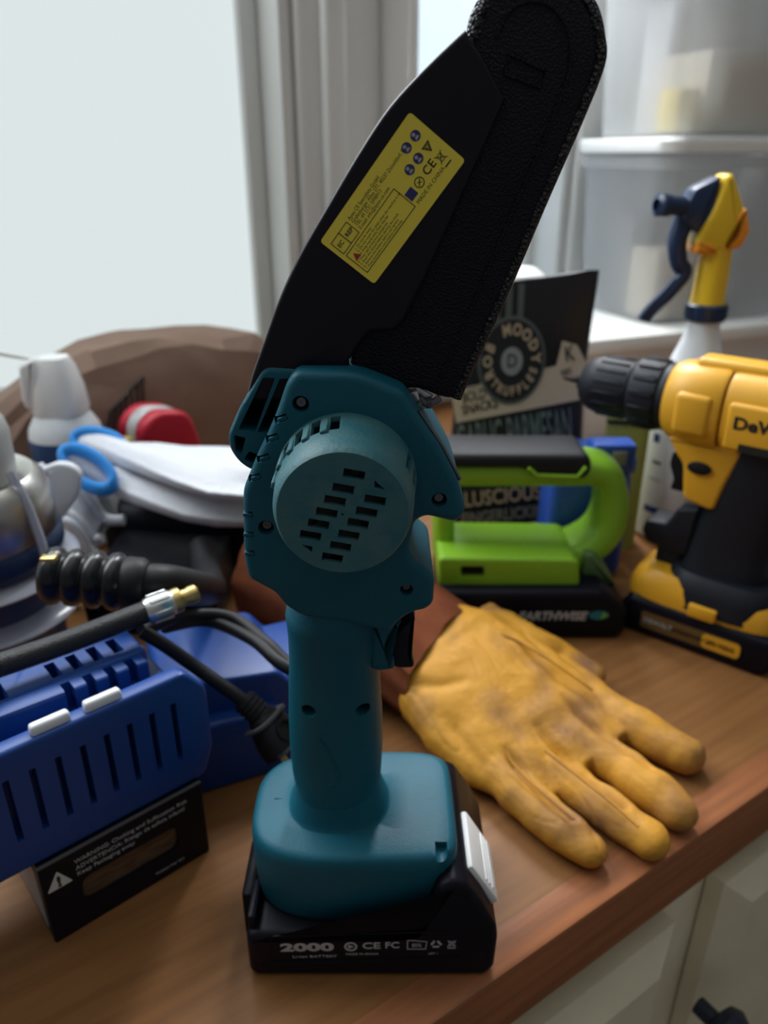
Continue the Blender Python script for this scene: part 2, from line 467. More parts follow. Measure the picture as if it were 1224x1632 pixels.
bm.transform(Mb)
cs = []
for a in (97, 113, 129, 145, 161, 176, 25, 11, -3):
    A = R(a); c, s = math.cos(A), math.sin(A)
    h0, h1 = (0.004, 0.0145) if a > 30 else (0.003, 0.0165)
    Mx = Matrix(((c, 0, -s, ax_x), (0, 1, 0, YB-SY), (s, 0, c, ax_z), (0, 0, 0, 1)))
    cs.append(box(0.018, 0.028, -h1, -h0, -0.00165, 0.00165, M=Mx))
cc = lambda x, y: ((x-558)*0.0667e-3, -(y-762)*0.0667e-3/0.906)
sl_c = [(615,580),(565,645),(525,700),(485,755),(445,808),(405,862),(710,697),(670,752),(630,805),(585,860),(545,915),(505,970)]
for p in sl_c:
    X, Z = cc(*p)
    cs.append(box(-0.0033, 0.0033, -L-0.002, -L+0.004, -0.00145, 0.00145, M=Matrix.Translation((ax_x+X, YB-SY, ax_z+Z)) @ Matrix.Rotation(R(11), 4, 'Y')))
for tri in ([(708,607),(758,650),(708,640)], [(362,905),(412,915),(408,945)]):
    cs.append(slab([(ax_x+cc(*p)[0], ax_z+cc(*p)[1]) for p in tri], YC-SY-0.002, YC-SY+0.004))
mb = obj('motor_cover', cut(bm, cs), teal_d, saw, 30)
mot = obj('motor', lathe([(0.0195, 0.0), (0.0195, L-0.008), (0.017, L-0.006), (0.0, L-0.006)], 40, Mb), mat('motor_grey', (0.03, 0.03, 0.032), 0.5), saw)
for k in range(10):
    A = 2*math.pi*k/10
    obj('motor_vane', box(0.008, 0.0185, -0.0012, 0.0012, L-0.0062, L-0.0042, M=Mb @ Matrix.Rotation(A, 4, 'Z')), mat('motor_grey', (0.03, 0.03, 0.032), 0.5), mot)
# fins that frame the top vents
for a in (105, 121, 137, 153, 169):
    A = R(a); c, s = math.cos(A), math.sin(A)
    Mx = Matrix(((c, 0, -s, ax_x), (0, 1, 0, YB-SY), (s, 0, c, ax_z), (0, 0, 0, 1)))
    obj('vent_fin', box(0.0222, 0.0240, -0.0165, -0.0015, -0.0013, 0.0013, 0.0004, 1, M=Mx), teal_d, mb)

# handle: oval sections down to the foot
hs = []
for py, xl, xr, th in ((935, 470, 600, 0.0205), (968, 456, 606, 0.0210), (1000, 460, 606, 0.0200), (1040, 462, 604, 0.0185), (1085, 461, 606, 0.0175), (1130, 461, 609, 0.0172), (1175, 463, 610, 0.0175), (1215, 467, 608, 0.0178), (1245, 474, 604, 0.0178), (1262, 482, 600, 0.0172)):
    a = sl(xl, py, SY); b_ = sl(xr, py, SY)
    hs.append((a.z, a.x, b_.x, th))
rings = []
zs = [h[0] for h in hs]
for k in range(len(hs)*4-3):
    i = min(k//4, len(hs)-2); t = (k-4*i)/4
    q = [hs[i][j]*(1-t)+hs[i+1][j]*t for j in range(4)]
    rings.append(ell(((q[1]+q[2])/2, 0, q[0]), ((q[2]-q[1])/2, 0, 0), (0, q[3], 0), 36, 2.5))
hz = sl(540, 1133, SY-0.016)
c1 = sl(492, 1133, SY-0.016); c2 = sl(578, 1134, SY-0.016)
cs = [lathe([(0.0030, -0.006), (0.0030, 0.009)], 20, AX(p, (0, 1, 0))) for p in (c1, c2)]
han = obj('handle', cut(loft(rings), cs), teal, saw, 40)
for p in (c1, c2): screw(p + Vector((0, 0.0050, 0)), 0.0027, saw)
obj('seam', tube(cr([sl(x, y, SY-0.0176) for x, y in ((508, 1180), (521, 1195), (531, 1215), (541, 1235), (536, 1248), (520, 1252))], 5), 0.00028, 6), teal, han)
# trigger hook and trigger
obj('trigger_guard', slab([sp(x, y, 0.254) for x, y in ((590,985),(640,990),(626,1010),(621,1022),(621,1038),(629,1054),(628,1064),(604,1067),(590,1062))], 0.252-SY, 0.278-SY, 0.002, 3, 0.001), teal, saw)
trg = [sl(x, y, 0.262) for x, y in ((662,972),(658,990),(655,1010),(655,1030),(660,1048),(656,1052),(628,1052),(622,1030),(624,1005),(640,985))]
obj('trigger', slab([(p.x, p.z) for p in trg], 0.256-SY, 0.274-SY, 0.0014, 3, 0.002), mat('trigger_black', (0.006, 0.008, 0.016), 0.35, spec=0.3), saw)

# foot housing: rounded block blending up into the handle
fx0, fx1, fy0, fy1 = -0.0600, 0.0325, 0.2310-SY, 0.2985-SY
fcx, fcy, fa, fb = (fx0+fx1)/2, (fy0+fy1)/2, (fx1-fx0)/2, (fy1-fy0)/2
hx = (hs[-1][1]+hs[-1][2])/2
def foot_ring(z, ins, e=4.2):
    r = []
    for i in range(64):
        t = 2*math.pi*i/64; c, s = math.cos(t), math.sin(t)
        ee = 3.0 if c < 0 else 6.5
        r.append(Vector((fcx + (fa-ins)*math.copysign(abs(c)**(2/ee), c), fcy + (fb-ins)*math.copysign(abs(s)**(2/ee), s), z)))
    return r
rings = [foot_ring(0.0262, 0.004), foot_ring(0.0268, 0.0022), foot_ring(0.030, 0.001), foot_ring(0.046, 0.0), foot_ring(0.060, 0.0), foot_ring(0.0640, 0.0006), foot_ring(0.0658, 0.0020), foot_ring(0.0664, 0.0042)]
top = foot_ring(0.0667, 0.009)
for k in range(0, 9):
    t = k/8
    a_, b2 = 0.0232*(1-t)+0.0176*t, 0.0205*(1-t)+0.0166*t
    zz = 0.0670 + 0.0205*t**1.7
    tgt = []
    for i in range(64):
        th = 2*math.pi*i/64; c, s = math.cos(th), math.sin(th)
        tgt.append(Vector((hx + a_*math.copysign(abs(c)**(2/2.5), c), b2*math.copysign(abs(s)**(2/2.5), s), zz)))
    if k == 0:
        mid = [top[i].lerp(tgt[i], 0.5) for i in range(64)]
        for q in mid: q.z = 0.0669
        rings += [top, mid]
    rings.append(tgt)
wedge = slab([sp(x, y, 0.234) for x, y in ((640,1500),(667,1463),(692,1420),(730,1398),(800,1390),(800,1500))], fy0-0.01, fy1+0.01)
c3 = sl(705, 1374, 0.2310)
wedge2 = lathe([(0.0027, -0.006), (0.0027, 0.010)], 20, AX(c3, (0, 1, 0)))
ft = obj('foot_housing', cut(loft(rings), [wedge, wedge2]), teal, saw, 42)
obj('seam', tube([Vector((fx0+0.0085, 0.0, 0.0664)), Vector((fx0+0.016, 0.0, 0.06668)), Vector((hx-0.03, 0, 0.0668))], 0.00025, 6), teal, ft)
obj('seam', tube([Vector((hx+0.030, 0, 0.0667)), Vector((fx1-0.008, 0, 0.0665))], 0.00025, 6), teal, ft)

# blade guard plate with the yellow label
PY = 0.252
pl_px = [(392,640),(399,605),(420,545),(447,470),(480,400),(520,330),(570,245),(620,170),(680,105),(742,46),(749,60),(765,80),(806,157),(767,245),(723,343),(679,441),(645,510),(630,527),(591,530),(576,545),(556,575),(560,640)]
smooth_l = cr([Vector((*p, 0)) for p in pl_px[:10]], 4)
plate_poly = [(v.x, v.y) for v in smooth_l] + pl_px[10:]
bp_ = obj('blade_guard_plate', slab([sp(x, y, PY) for x, y in plate_poly], PY-SY, PY-SY+0.0045, 0.0016, 4), plate_m, saw, 30)
sc_px = [(560,640),(556,560),(640,300),(752,62),(756,30),(775,-5),(810,-35),(865,-48),(915,-30),(945,15),(956,60),(956,102),(922,190),(862,328),(803,468),(747,590),(727,638),(700,634),(664,618)]
SCY = 0.2545
scab = obj('scabbard', slab([sp(x, y, SCY) for x, y in sc_px], SCY-SY, SCY-SY+0.020, 0.0026, 4, 0.004), scab_m, saw, 50)
rim_px = [(956,102),(922,190),(862,328),(803,468),(747,590),(729,634)]
obj('scabbard_rim', tube(cr([sl(x-3, y, SCY+0.0022) for x, y in [(775,-5),(810,-33),(865,-46),(915,-28),(945,15),(956,60)] + rim_px], 5), 0.0021, 10), rim_m, scab)
obj('scabbard_rim', tube(cr([sl(x+3, y, SCY+0.0022) for x, y in ((753,62),(759,30),(778,-5))], 5), 0.0026, 10), rim_m, scab)
obj('scabbard_ridge', tube(cr([sl(x, y, SCY) for x, y in ((703, 600), (760, 470), (820, 330), (880, 190), (908, 110), (905, 50), (880, 12), (845, 2), (812, 18), (790, 60))], 6), 0.00055, 6, ), scab_m, scab)
rc = [(812, 86), (868, 112), (862, 140), (804, 118)]
obj('embossed_frame', tube([sl(x, y, SCY) for x, y in rc + rc[:1]], 0.0006, 6), scab_m, scab)
# guide bar root and chain links between scabbard and housing
obj('guide_bar', slab([sp(x, y, 0.262) for x, y in ((560,640),(640,600),(690,628),(683,648),(668,652),(640,660))], 0.2605-SY, 0.2625-SY, 0.0002, 1), steel, saw)
for i, (x, y, a) in enumerate(((664, 634, 0.9), (676, 641, 0.4), (690, 640, -0.5))):
    p = sl(x, y, 0.2585)
    obj('chain_link', slab(fillet([(-0.0032, -0.0012), (0.0032, -0.0012), (0.0026, 0.0018), (0.0006, 0.0008), (-0.0022, 0.0018)], 0.0006), -0.001, 0.001, 0.0003, 2, M=Matrix.Translation(p) @ Matrix.Rotation(a, 4, 'Y')), steel if i == 0 else dsteel, saw)
obj('guard_strip', tube([sl(x, y, 0.2465) for x, y in ((668, 655), (706, 713), (733, 764))], 0.0007, 8), dsteel, saw)

# label print
TL, TR, BL = sl(510, 385, PY-0.0003), sl(653, 178, PY-0.0003), sl(597, 452, PY-0.0003)
eu = TR-TL; LU = eu.length; eu.normalize()
ev = BL-TL; ev = ev - eu*ev.dot(eu); LV = ev.length; ev.normalize()
def LM(u, v, z=0.0):
    o = TL + eu*(u*LU) + ev*(v*LV)
    nrm = eu.cross(-ev)
    M = Matrix((( eu.x, -ev.x, nrm.x, o.x), (eu.y, -ev.y, nrm.y, o.y), (eu.z, -ev.z, nrm.z, o.z), (0, 0, 0, 1)))
    return M @ Matrix.Translation((0, 0, z))
lab = obj('warning_label', flat_poly(rrect(LU/2, -LV/2, LU, LV, 0.0012), LM(0, 0), 0.0002), label_y, saw)
lab['label'] = 'yellow warning label with black print'
ZI = 0.00022
def frm(u0, u1, v0, v1, wd):
    return frame2d([(0, 0), ((u1-u0)*LU, 0), ((u1-u0)*LU, -(v1-v0)*LV), (0, -(v1-v0)*LV)][::-1], wd, LM(u0, v0, ZI), 0.00006)
obj('printed_frame', join(frm(.032, .125, .143, .385, .00022), frm(.121, .215, .143, .385, .00022), frm(.033, .577, .42, .82, .00022)), ink, lab, 0)
text('printed_text', 'EC', .0019, ink, lab, LM(.05, .265, ZI), .00003, bold=.00004)
text('printed_text', 'REP', .0019, ink, lab, LM(.138, .265, ZI), .00003, bold=.00004)
for s, v in (('Apex CE Specialists GmbH', .155), ('Grafenberger Allee 277, 40237 Düsseldorf, DE', .222), ('TEL: 49 2131 5998913', .290), ('E-mail: info@apex-ce.com', .358)):
    text('printed_text', s, .00165, ink, lab, LM(.235, v, ZI), .00002, 'LEFT', .84)
obj('warning_triangle', flat_poly([(-.0013, -.0011), (.0013, -.0011), (0, .0012)], LM(.078, .54, ZI), .00006), red_ink, lab, 0)
for s, v in (('1. Do not let water', .475), ('2. Do not touch the chain when the machine is on', .525), ('3. Keep hands away from the bar', .575), ('4. Wear eye protection and gloves', .625), ('5. Read the manual before starting the work', .675), ('6. Remove the battery before any service', .725), ('7. Keep bystanders and children well away', .775)):
    text('printed_text', s, .00105, ink, lab, LM(.105 if v < .6 else .05, v, ZI), .00002)
for u, v in ((.913, .247), (.821, .243), (.819, .457), (.731, .451)):
    d = obj('safety_icon', disc(.00155, 24, .00006, LM(u, v, ZI)), navy_ink, lab, 0)
    obj('pictogram', join(disc(.00055, 12, .00004, LM(u-.004, v-.03, ZI+.00006)), flat_poly([(-.0008, -.0008), (.0008, -.0007), (.0003, .0001), (-.0005, 0)], LM(u, v+.01, ZI+.00006), .00004)), grey_ink, d, 0)
obj('triangle_icon', join(frame2d([(-.0016, .0013), (0, -.0016), (.0016, .0013)], .00035, LM(.909, .48, ZI), .00006), frame2d([(-.0008, .0008), (0, -.0007), (.0008, .0008)], .0002, LM(.909, .48, ZI), .00006)), ink, lab, 0)
bm = join(flat_poly([(-.0013, -.0002), (.0013, -.0002), (.0013, .0002), (-.0013, .0002)], LM(.915, .835, ZI), .00005))
for a in (.8, -.8):
    M = LM(.915, .70, ZI) @ Matrix.Rotation(a, 4, 'Z'); bm = join(bm, flat_poly([(-.002, -.00012), (.002, -.00012), (.002, .00012), (-.002, .00012)], M, .00005))
bm = join(bm, frame2d([(-.0009, .0011), (-.0007, -.0012), (.0007, -.0012), (.0009, .0011)], .00018, LM(.915, .70, ZI), .00005))
obj('bin_icon', bm, ink, lab, 0)
text('printed_text', 'C', .0036, ink, lab, LM(.770, .655, ZI), .00003, bold=.00005)
text('printed_text', 'E', .0036, ink, lab, LM(.830, .655, ZI), .00003, bold=.00005)
obj('round_icon', join(disc(.0016, 24, .00005, LM(.71, .663, ZI), ri=.0013), flat_poly([(-.0011, -.00015), (.0011, -.00015), (.0011, .00015), (-.0011, .00015)], LM(.71, .663, ZI) @ Matrix.Rotation(.7, 4, 'Z'), .00005), flat_poly([(-.0007, -.00012), (.0007, -.00012), (.0007, .00012), (-.0007, .00012)], LM(.71, .663, ZI) @ Matrix.Rotation(-.7, 4, 'Z'), .00005)), ink, lab, 0)
sq = obj('square_icon', flat_poly([(-.0015, -.0015), (.0015, -.0015), (.0015, .0015), (-.0015, .0015)], LM(.62, .668, ZI), .00005), navy_ink, lab, 0)
text('printed_text', 'MADE IN CHINA', .0017, ink, lab, LM(.60, .815, ZI), .00002)

# battery pack
BY0, BY1 = 0.2255-SY, 0.3000-SY
bprof = [(-0.0605, 0.003), (-0.0575, 0.0), (0.0455, 0.0), (0.0495, 0.005), (0.0500, 0.024), (0.0490, 0.031), (0.0420, 0.046), (0.0350, 0.0575), (0.0290, 0.0600), (0.0230, 0.056), (0.0160, 0.034), (0.0120, 0.0275), (-0.0540, 0.0275), (-0.0605, 0.0255)]
bat = obj('battery_pack', slab(bprof, BY0, BY1, 0.0035, 4, 0.002), black, saw, 35)
bat['label'] = 'black slide-on battery pack with white release clip'
obj('side_lug', box(-0.0655, -0.0590, 0.245-SY, 0.278-SY, 0.0, 0.0285, 0.002), black, bat)
obj('corner_ridge', box(-0.0600, -0.0560, BY0+0.004, 0.250-SY, 0.022, 0.0340, 0.0018), black, bat)
clipM = Matrix.Translation((0.0408, 0.2525-SY, 0.0462)) @ Matrix.Rotation(R(60), 4, 'Y')
clip = obj('release_clip', box(-0.0105, 0.0155, -0.0160, 0.0160, -0.0020, 0.0032, 0.0016, M=clipM), white_p, bat)
clip['label'] = 'white release clip'
for k in range(3): obj('clip_rib', box(0.003+k*0.003, 0.0042+k*0.003, -0.013, 0.013, 0.0028, 0.0038, 0.0003, 1, M=clipM), white_p, clip)
fr = [sp(x, y, 0.2255) for x, y in ((432, 1492), (735, 1484), (735, 1526), (432, 1534))]
obj('panel_rim', tube([Vector((q.x, BY0-0.0001, q.y)) for q in fillet([tuple(p) for p in fr], 0.002) + [fillet([tuple(p) for p in fr], 0.002)[0]]], 0.00035, 6), black, bat)
def bt(s, px, py, size, xs=1.0, bold=0.0, al='LEFT'):
    p = sl(px, py, 0.2254); text('marking', s, size, grey_ink, bat, upright(p.x, BY0-0.0001, p.z, 0, R(1.2)), .00006, al, xs, bold)
bt('2000', 447, 1511, 0.0068, 1.72, .0003)
bt('Li-ion BATTERY', 466, 1525, 0.0021, 1.4)
bt('CE', 577, 1508, 0.0056, 1.2, .0001)
bt('MADE IN CHINA', 551, 1521, 0.0017, 1.15)
bt('FC', 613, 1507, 0.0056, 1.0, .0001)
bt('LOT 1', 682, 1520, 0.0017)
def mk(bm): obj('marking', bm, grey_ink, bat, 0)
p = sl(559, 1509, 0.2254); mk(disc(.0029, 20, .0001, upright(p.x, BY0, p.z), ri=.0020))
mk(flat_poly([(-.0012, -.0014), (.0014, 0), (-.0012, .0014)], upright(p.x, BY0, p.z), .0001))
p = sl(664, 1506, 0.2254); mk(frame2d([(-.0042, -.003), (.0042, -.003), (.0046, .0022), (-.002, .003), (-.0042, .003)], .0004, upright(p.x, BY0, p.z), .0001))
p = sl(695, 1505, 0.2254)
for k in range(3):
    mk(flat_poly([(-.0017, -.0022), (.0010, -.0022), (.0018, -.0014), (.0008, -.0010), (-.0013, -.0012)], upright(p.x, BY0, p.z) @ Matrix.Rotation(k*2*math.pi/3, 4, 'Z'), .0001))
p = sl(720, 1504, 0.2254)
for a in (.8, -.8):
    mk(flat_poly([(-.0026, -.0002), (.0026, -.0002), (.0026, .0002), (-.0026, .0002)], upright(p.x, BY0, p.z) @ Matrix.Rotation(a, 4, 'Z'), .0001))
mk(frame2d([(-.0012, -.0016), (.0012, -.0016), (.0015, .0015), (-.0015, .0015)], .0003, upright(p.x, BY0, p.z), .0001))
mk(flat_poly([(-.0018, -.0032), (.0018, -.0032), (.0018, -.0026), (-.0018, -.0026)], upright(p.x, BY0, p.z), .0001))
bt('80%', 664, 1507, 0.0032, .8, 0, 'CENTER')

# ------------------------------------------------------------------ leather gauntlet glove
leather = mat('yellow_leather', (0.55, 0.26, 0.028), 0.60, spec=0.3, var=0.6, vscale=22, col2=(0.22, 0.105, 0.05), bump=0.35, bscale=330, ramp=(0.50, 0.74))
suede = mat('rust_suede', (0.21, 0.062, 0.028), 0.9, var=0.3, vscale=40, bump=0.4, bscale=500, spec=0.1)
GX, GY = 0.06, 0.42
gl = thing('work_glove', 'yellow leather work glove with long rust suede cuff lying beside the chainsaw', 'glove', GX, GY, 0)
def G(v): return Vector((v[0]-GX, v[1]-GY, v[2]))
bm = bmesh.new()
def chain(pts, rad, flat=0.85, n=16):
    path = cr([G(p) for p in pts], 6); m = len(path)
    rr = []
    for i in range(m):
        t = i/(m-1)*(len(rad)-1); k = min(int(t), len(rad)-2); rr.append(rad[k]*(1-t+k)+rad[k+1]*(t-k))
    # round the tip
    d = (path[-1]-path[-2]).normalized(); r = rr[-1]
    for a in (0.3, 0.6, 0.85, 0.97): path.append(path[m-1] + d*r*a); rr.append(r*math.sqrt(max(1-a*a, 0.02)))
    tube_into(bm, path, rr, n, True, flat)
fing = [
    ([(735,1165),(790,1225),(845,1278),(892,1320),(938,1352)], [0.0145, 0.0136, 0.0128, 0.0122, 0.0104]),
    ([(790,1130),(850,1200),(926,1260),(988,1306),(1034,1336)], [0.0145, 0.0134, 0.0124, 0.0120, 0.0108]),
    ([(850,1090),(920,1172),(990,1224),(1046,1264),(1078,1292)], [0.0145, 0.0140, 0.0134, 0.0132, 0.0118]),
    ([(880,1060),(955,1125),(1020,1162),(1068,1190),(1090,1202)], [0.0150, 0.0150, 0.0146, 0.0138, 0.0122]),
]
for pts, rad in fing:
    chain([gp(x, y, r*0.86) for i, ((x, y), r) in enumerate(zip(pts, rad))], rad)
chain([gp(770, 985, 0.026), gp(840, 1022, 0.026), gp(895, 1046, 0.018), gp(945, 1074, 0.013)], [0.015, 0.014, 0.011, 0.0085])
# palm and wrist
secs = [((0.030, 0.440, 0.027), (0.024, 0.040), 0.023), ((0.046, 0.424, 0.026), (0.034, 0.045), 0.0245), ((0.066, 0.402, 0.022), (0.042, 0.045), 0.0215),
        ((0.088, 0.376, 0.016), (0.043, 0.041), 0.0165), ((0.104, 0.358, 0.013), (0.040, 0.036), 0.0125), ((0.118, 0.342, 0.010), (0.032, 0.028), 0.0080)]
rings = [ell(G(c), (h[0], h[1], 0.004), (0, 0, t), 28, 2.2) for c, h, t in secs]
loft_into(bm, rings)
hand = remesh(bm, 0.0014, 4)
grooves = [[G(gp(x, y, .022)) for x, y in ln] for ln in (((800, 1192), (822, 1216), (860, 1255), (910, 1296)), ((850, 1162), (880, 1188), (935, 1228), (995, 1275)), ((890, 1120), (925, 1146), (980, 1182), (1035, 1218)),
           ((760, 1010), (830, 1040), (880, 1075), (940, 1105)), ((690, 1150), (740, 1190), (775, 1225)), ((640, 1120), (700, 1130), (760, 1120)))]
def groove_depth(p):
    d_ = 0
    for gi, ln in enumerate(grooves):
        for si, (a_, b_) in enumerate(zip(ln, ln[1:])):
            ab = (b_-a_).xy; t_ = max(0, min(1, (p.xy-a_.xy).dot(ab)/ab.length_squared))
            r_ = (p.xy - (a_.xy+ab*t_)).length
            wt = min(1, (si + t_)/1.2) if gi < 3 else math.sin(math.pi*min(1, max(0, (si + t_)/(len(ln)-1))))
            d_ = max(d_, wt*(0.0060 if gi < 3 else 0.0022)*math.exp(-(r_/(0.0030 if gi < 3 else 0.004))**2))
    return d_
for v in hand.verts:
    p = v.co*Vector((1, 1, 1)).x
    q = Vector((v.co.x+v.co.y*0.75, v.co.y-v.co.x*0.75, v.co.z))
    d = noise.noise(Vector((q.x*28, q.y*60, q.z*30)))*0.0016 + noise.noise(v.co*150)*0.0003
    w1 = abs(noise.noise(Vector((q.x*70+3, q.y*16, 5))))
    d -= max(0, 0.07-w1)*0.012*max(0, min(1, 0.5+1.5*noise.noise(v.co*35)))
    if v.normal.z > 0.2: d -= groove_depth(v.co)
    if v.co.z < 0.004: d *= 0.2
    v.co += v.normal*d
    if v.co.x + GX > 0.036: v.co.y = min(v.co.y, 0.4890-GY)
    if v.co.z < 0.0004: v.co.z = 0.0004
hobj = obj('hand', hand, leather, gl, 180)
# seams
def seam(pts, r=0.0009):
    obj('seam', tube(cr([G(p) for p in pts], 6), r, 6), leather, gl)
seam([gp(806,1196,.030), gp(822,1222,.0265), gp(870,1268,.0245), gp(915,1306,.0230)], 0.0008)
seam([gp(868,1196,.0275), gp(925,1240,.0255), gp(980,1284,.0245), gp(1018,1318,.0225)], 0.0008)
seam([gp(760,1000,.046), gp(820,1018,.045), gp(880,1054,.041), gp(945,1100,.032)], 0.0011)
# flared cuff
secs = [((0.040, 0.428, 0.0265), (0.0275, 0.0450), 0.0260), ((0.018, 0.448, 0.033), (0.024, 0.047), 0.0325), ((-0.012, 0.470, 0.041), (0.026, 0.050), 0.0405), ((-0.046, 0.494, 0.046), (0.028, 0.048), 0.045), ((-0.084, 0.524, 0.048), (0.024, 0.048), 0.047)]
outer, innr = [], []
for i, (c, h, t) in enumerate(secs):
    ro = ell(G(c), (h[0], h[1], 0.0), (0, 0, t), 40, 2.2)
    for k, p in enumerate(ro):
        f = 0.0022*math.sin(k*0.9+i*0.8) + 0.0015*math.sin(k*2.1)
        d = (p - G(c)).normalized(); p += d*f*(0.4 if p.z < 0.01 else 1)
        if p.z < 0.0006: p.z = 0.0006
        if p.x + GX > 0.034: p.y = min(p.y, 0.4890-GY)
        if p.x + GX < -0.040: p.y = max(p.y, 0.462 + (p.x+GX+0.063)*0.445 - GY)
    outer.append(ro)
for i, (c, h, t) in reversed(list(enumerate(secs))[1:]):
    innr.append([G(c) + (p-G(c))*0.95 for p in outer[i]])
bm = bmesh.new(); loft_into(bm, outer+innr, cap=False)
cuff = obj('cuff', bm, suede, gl, 60)
cuff['label'] = 'rust suede gauntlet cuff'

# ------------------------------------------------------------------ yellow cordless drill
dy = mat('drill_yellow', (0.72, 0.36, 0.022), 0.42, bump=0.08, bscale=800)
dblk = mat('drill_black', (0.008, 0.010, 0.016), 0.5, spec=0.3, bump=0.25, bscale=900)
dr = thing('cordless_drill', 'yellow and black cordless drill standing on its battery', 'drill', 0.2505, 0.502, 0, yaw=math.atan2(0.626, -0.78))
AZ = 0.177
def dring(x, hw, hh, e=2.6, cz=AZ): return ell((x, 0, cz), (0, hw, 0), (0, 0, hh), 36, e)
obj('motor_housing', loft([dring(-0.112, .020, .021), dring(-0.108, .026, .027), dring(-0.095, .0285, .0295), dring(-0.04, .0285, .0295), dring(0.010, .0280, .029), dring(0.0125, .0275, .0285)]), dy, dr)
obj('gear_case', loft([dring(0.0145, .0285, .0290), dring(0.017, .0295, .0300), dring(0.038, .0290, .0295, 2.4), dring(0.050, .0272, .0275, 2.2), dring(0.0545, .0245, .025, 2.0)]), dy, dr)
obj('joint_band', loft([dring(0.0120, .0235, .0245), dring(0.0150, .0235, .0245)]), dy, dr)
obj('top_rib', box(-0.050, 0.040, -0.011, 0.011, AZ+0.022, AZ+0.0335, 0.004, 3), dy, dr)
obj('side_panel', box(0.019, 0.044, 0.020, 0.0312, AZ-0.016, AZ+0.013, 0.004, 3), dy, dr)
sp_ = obj('side_panel', box(-0.090, 0.009, 0.020, 0.0305, AZ-0.020, AZ+0.012, 0.003, 3), dy, dr)
def dtext(s, x, z, size, m, y=0.0306, xs=1.0, bold=0.0):
    M = Matrix.Translation((x, y, z)) @ Matrix.Rotation(math.pi, 4, 'Z') @ Matrix.Rotation(math.pi/2, 4, 'X')
    return text('lettering', s, size, m, sp_ if y < 0.032 else dbat, M, .0002, 'LEFT', xs, bold)
dtext('DeWALT', 0.0040, AZ-0.001, 0.0115, ink, xs=1.1, bold=.0004)
st = obj('model_stripe', box(-0.088, -0.002, 0.0300, 0.0309, AZ-0.0195, AZ-0.0140), ink, sp_)
dtext('20V MAX', -0.032, AZ-0.0168, 0.0045, grey_ink, y=0.0310)
# clutch collar and chuck with ribs
Mx = AX((0, 0, AZ), (1, 0, 0))
obj('clutch_ring', lathe([(.0225, .053), (.0245, .0550), (.0245, .0580), (.0235, .0600)], 36, Mx), dblk, dr)
col = obj('clutch_collar', lathe([(.0235, .0595), (.0250, .0610), (.0250, .0790), (.0235, .0815), (.0190, .0825)], 36, Mx), dblk, dr)
for k in range(14):
    obj('collar_rib', box(.0240, .0262, -.0022, .0022, .0620, .0785, .0006, 1, M=Mx @ Matrix.Rotation(2*math.pi*k/14, 4, 'Z')), dblk, col)
chk = obj('chuck', lathe([(.0190, .0820), (.0215, .0835), (.0218, .1080), (.0200, .1150), (.0150, .1215), (.0085, .1225), (.0, .1225)], 36, Mx), dblk, dr)
for k in range(16):
    obj('chuck_rib', box(.0212, .0226, -.0012, .0012, .0860, .1080, .0004, 1, M=Mx @ Matrix.Rotation(2*math.pi*k/16, 4, 'Z')), dblk, chk)
for k in range(3):
    obj('jaw', box(.0020, .0060, -.0016, .0016, .1210, .1290, .0004, 1, M=Mx @ Matrix.Rotation(2*math.pi*k/3, 4, 'Z')), black_m, chk)
obj('drill_bit', lathe([(.0026, .120), (.0026, .132), (.0018, .140), (.0, .142)], 12, Mx), mat('rusty_bit', (0.028, 0.018, 0.014), 0.7, spec=0.2), dr)
# trigger housing, trigger, grip
obj('trigger_housing', slab([(0.048, AZ-0.022), (0.040, AZ-0.034), (0.034, AZ-0.040), (0.030, AZ-0.066), (0.008, AZ-0.070), (0.004, AZ-0.05), (-0.004, AZ-0.022)], -0.021, 0.021, 0.0028, 3, 0.0045), dy, dr)
obj('direction_button', lathe([(.0055, .0), (.0055, .0025), (.0040, .0032)], 16, AX((0.022, 0.0205, AZ-0.040), (0, 1, 0)) @ Matrix.Diagonal((1.5, .8, 1, 1))), black_m, dr)
obj('trigger', slab([(0.030, AZ-0.040), (0.046, AZ-0.037), (0.047, AZ-0.047), (0.042, AZ-0.058), (0.044, AZ-0.066), (0.030, AZ-0.066)], -0.009, 0.009, 0.0018, 3, 0.003), black_m, dr)
gr = []
for z, x0, x1, hw in ((0.160, -0.050, 0.010, .0225), (0.140, -0.046, 0.012, .0220), (0.115, -0.040, 0.018, .0210), (0.085, -0.036, 0.022, .0205), (0.060, -0.034, 0.026, .0210), (0.048, -0.038, 0.032, .0240), (0.040, -0.046, 0.040, .0290)):
    gr.append(ell(((x0+x1)/2, 0, z), ((x1-x0)/2, 0, 0), (0, hw, 0), 36, 2.8))
obj('grip', loft(gr), dblk, dr)
obj('bit_clip', slab([(0.020, 0.062), (0.052, 0.066), (0.058, 0.074), (0.056, 0.084), (0.040, 0.086), (0.034, 0.100), (0.018, 0.104)], -0.014, 0.014, 0.003, 3, 0.003), dblk, dr)
obj('clip_post', box(0.026, 0.046, -0.010, 0.010, 0.040, 0.066, 0.003), dblk, dr)
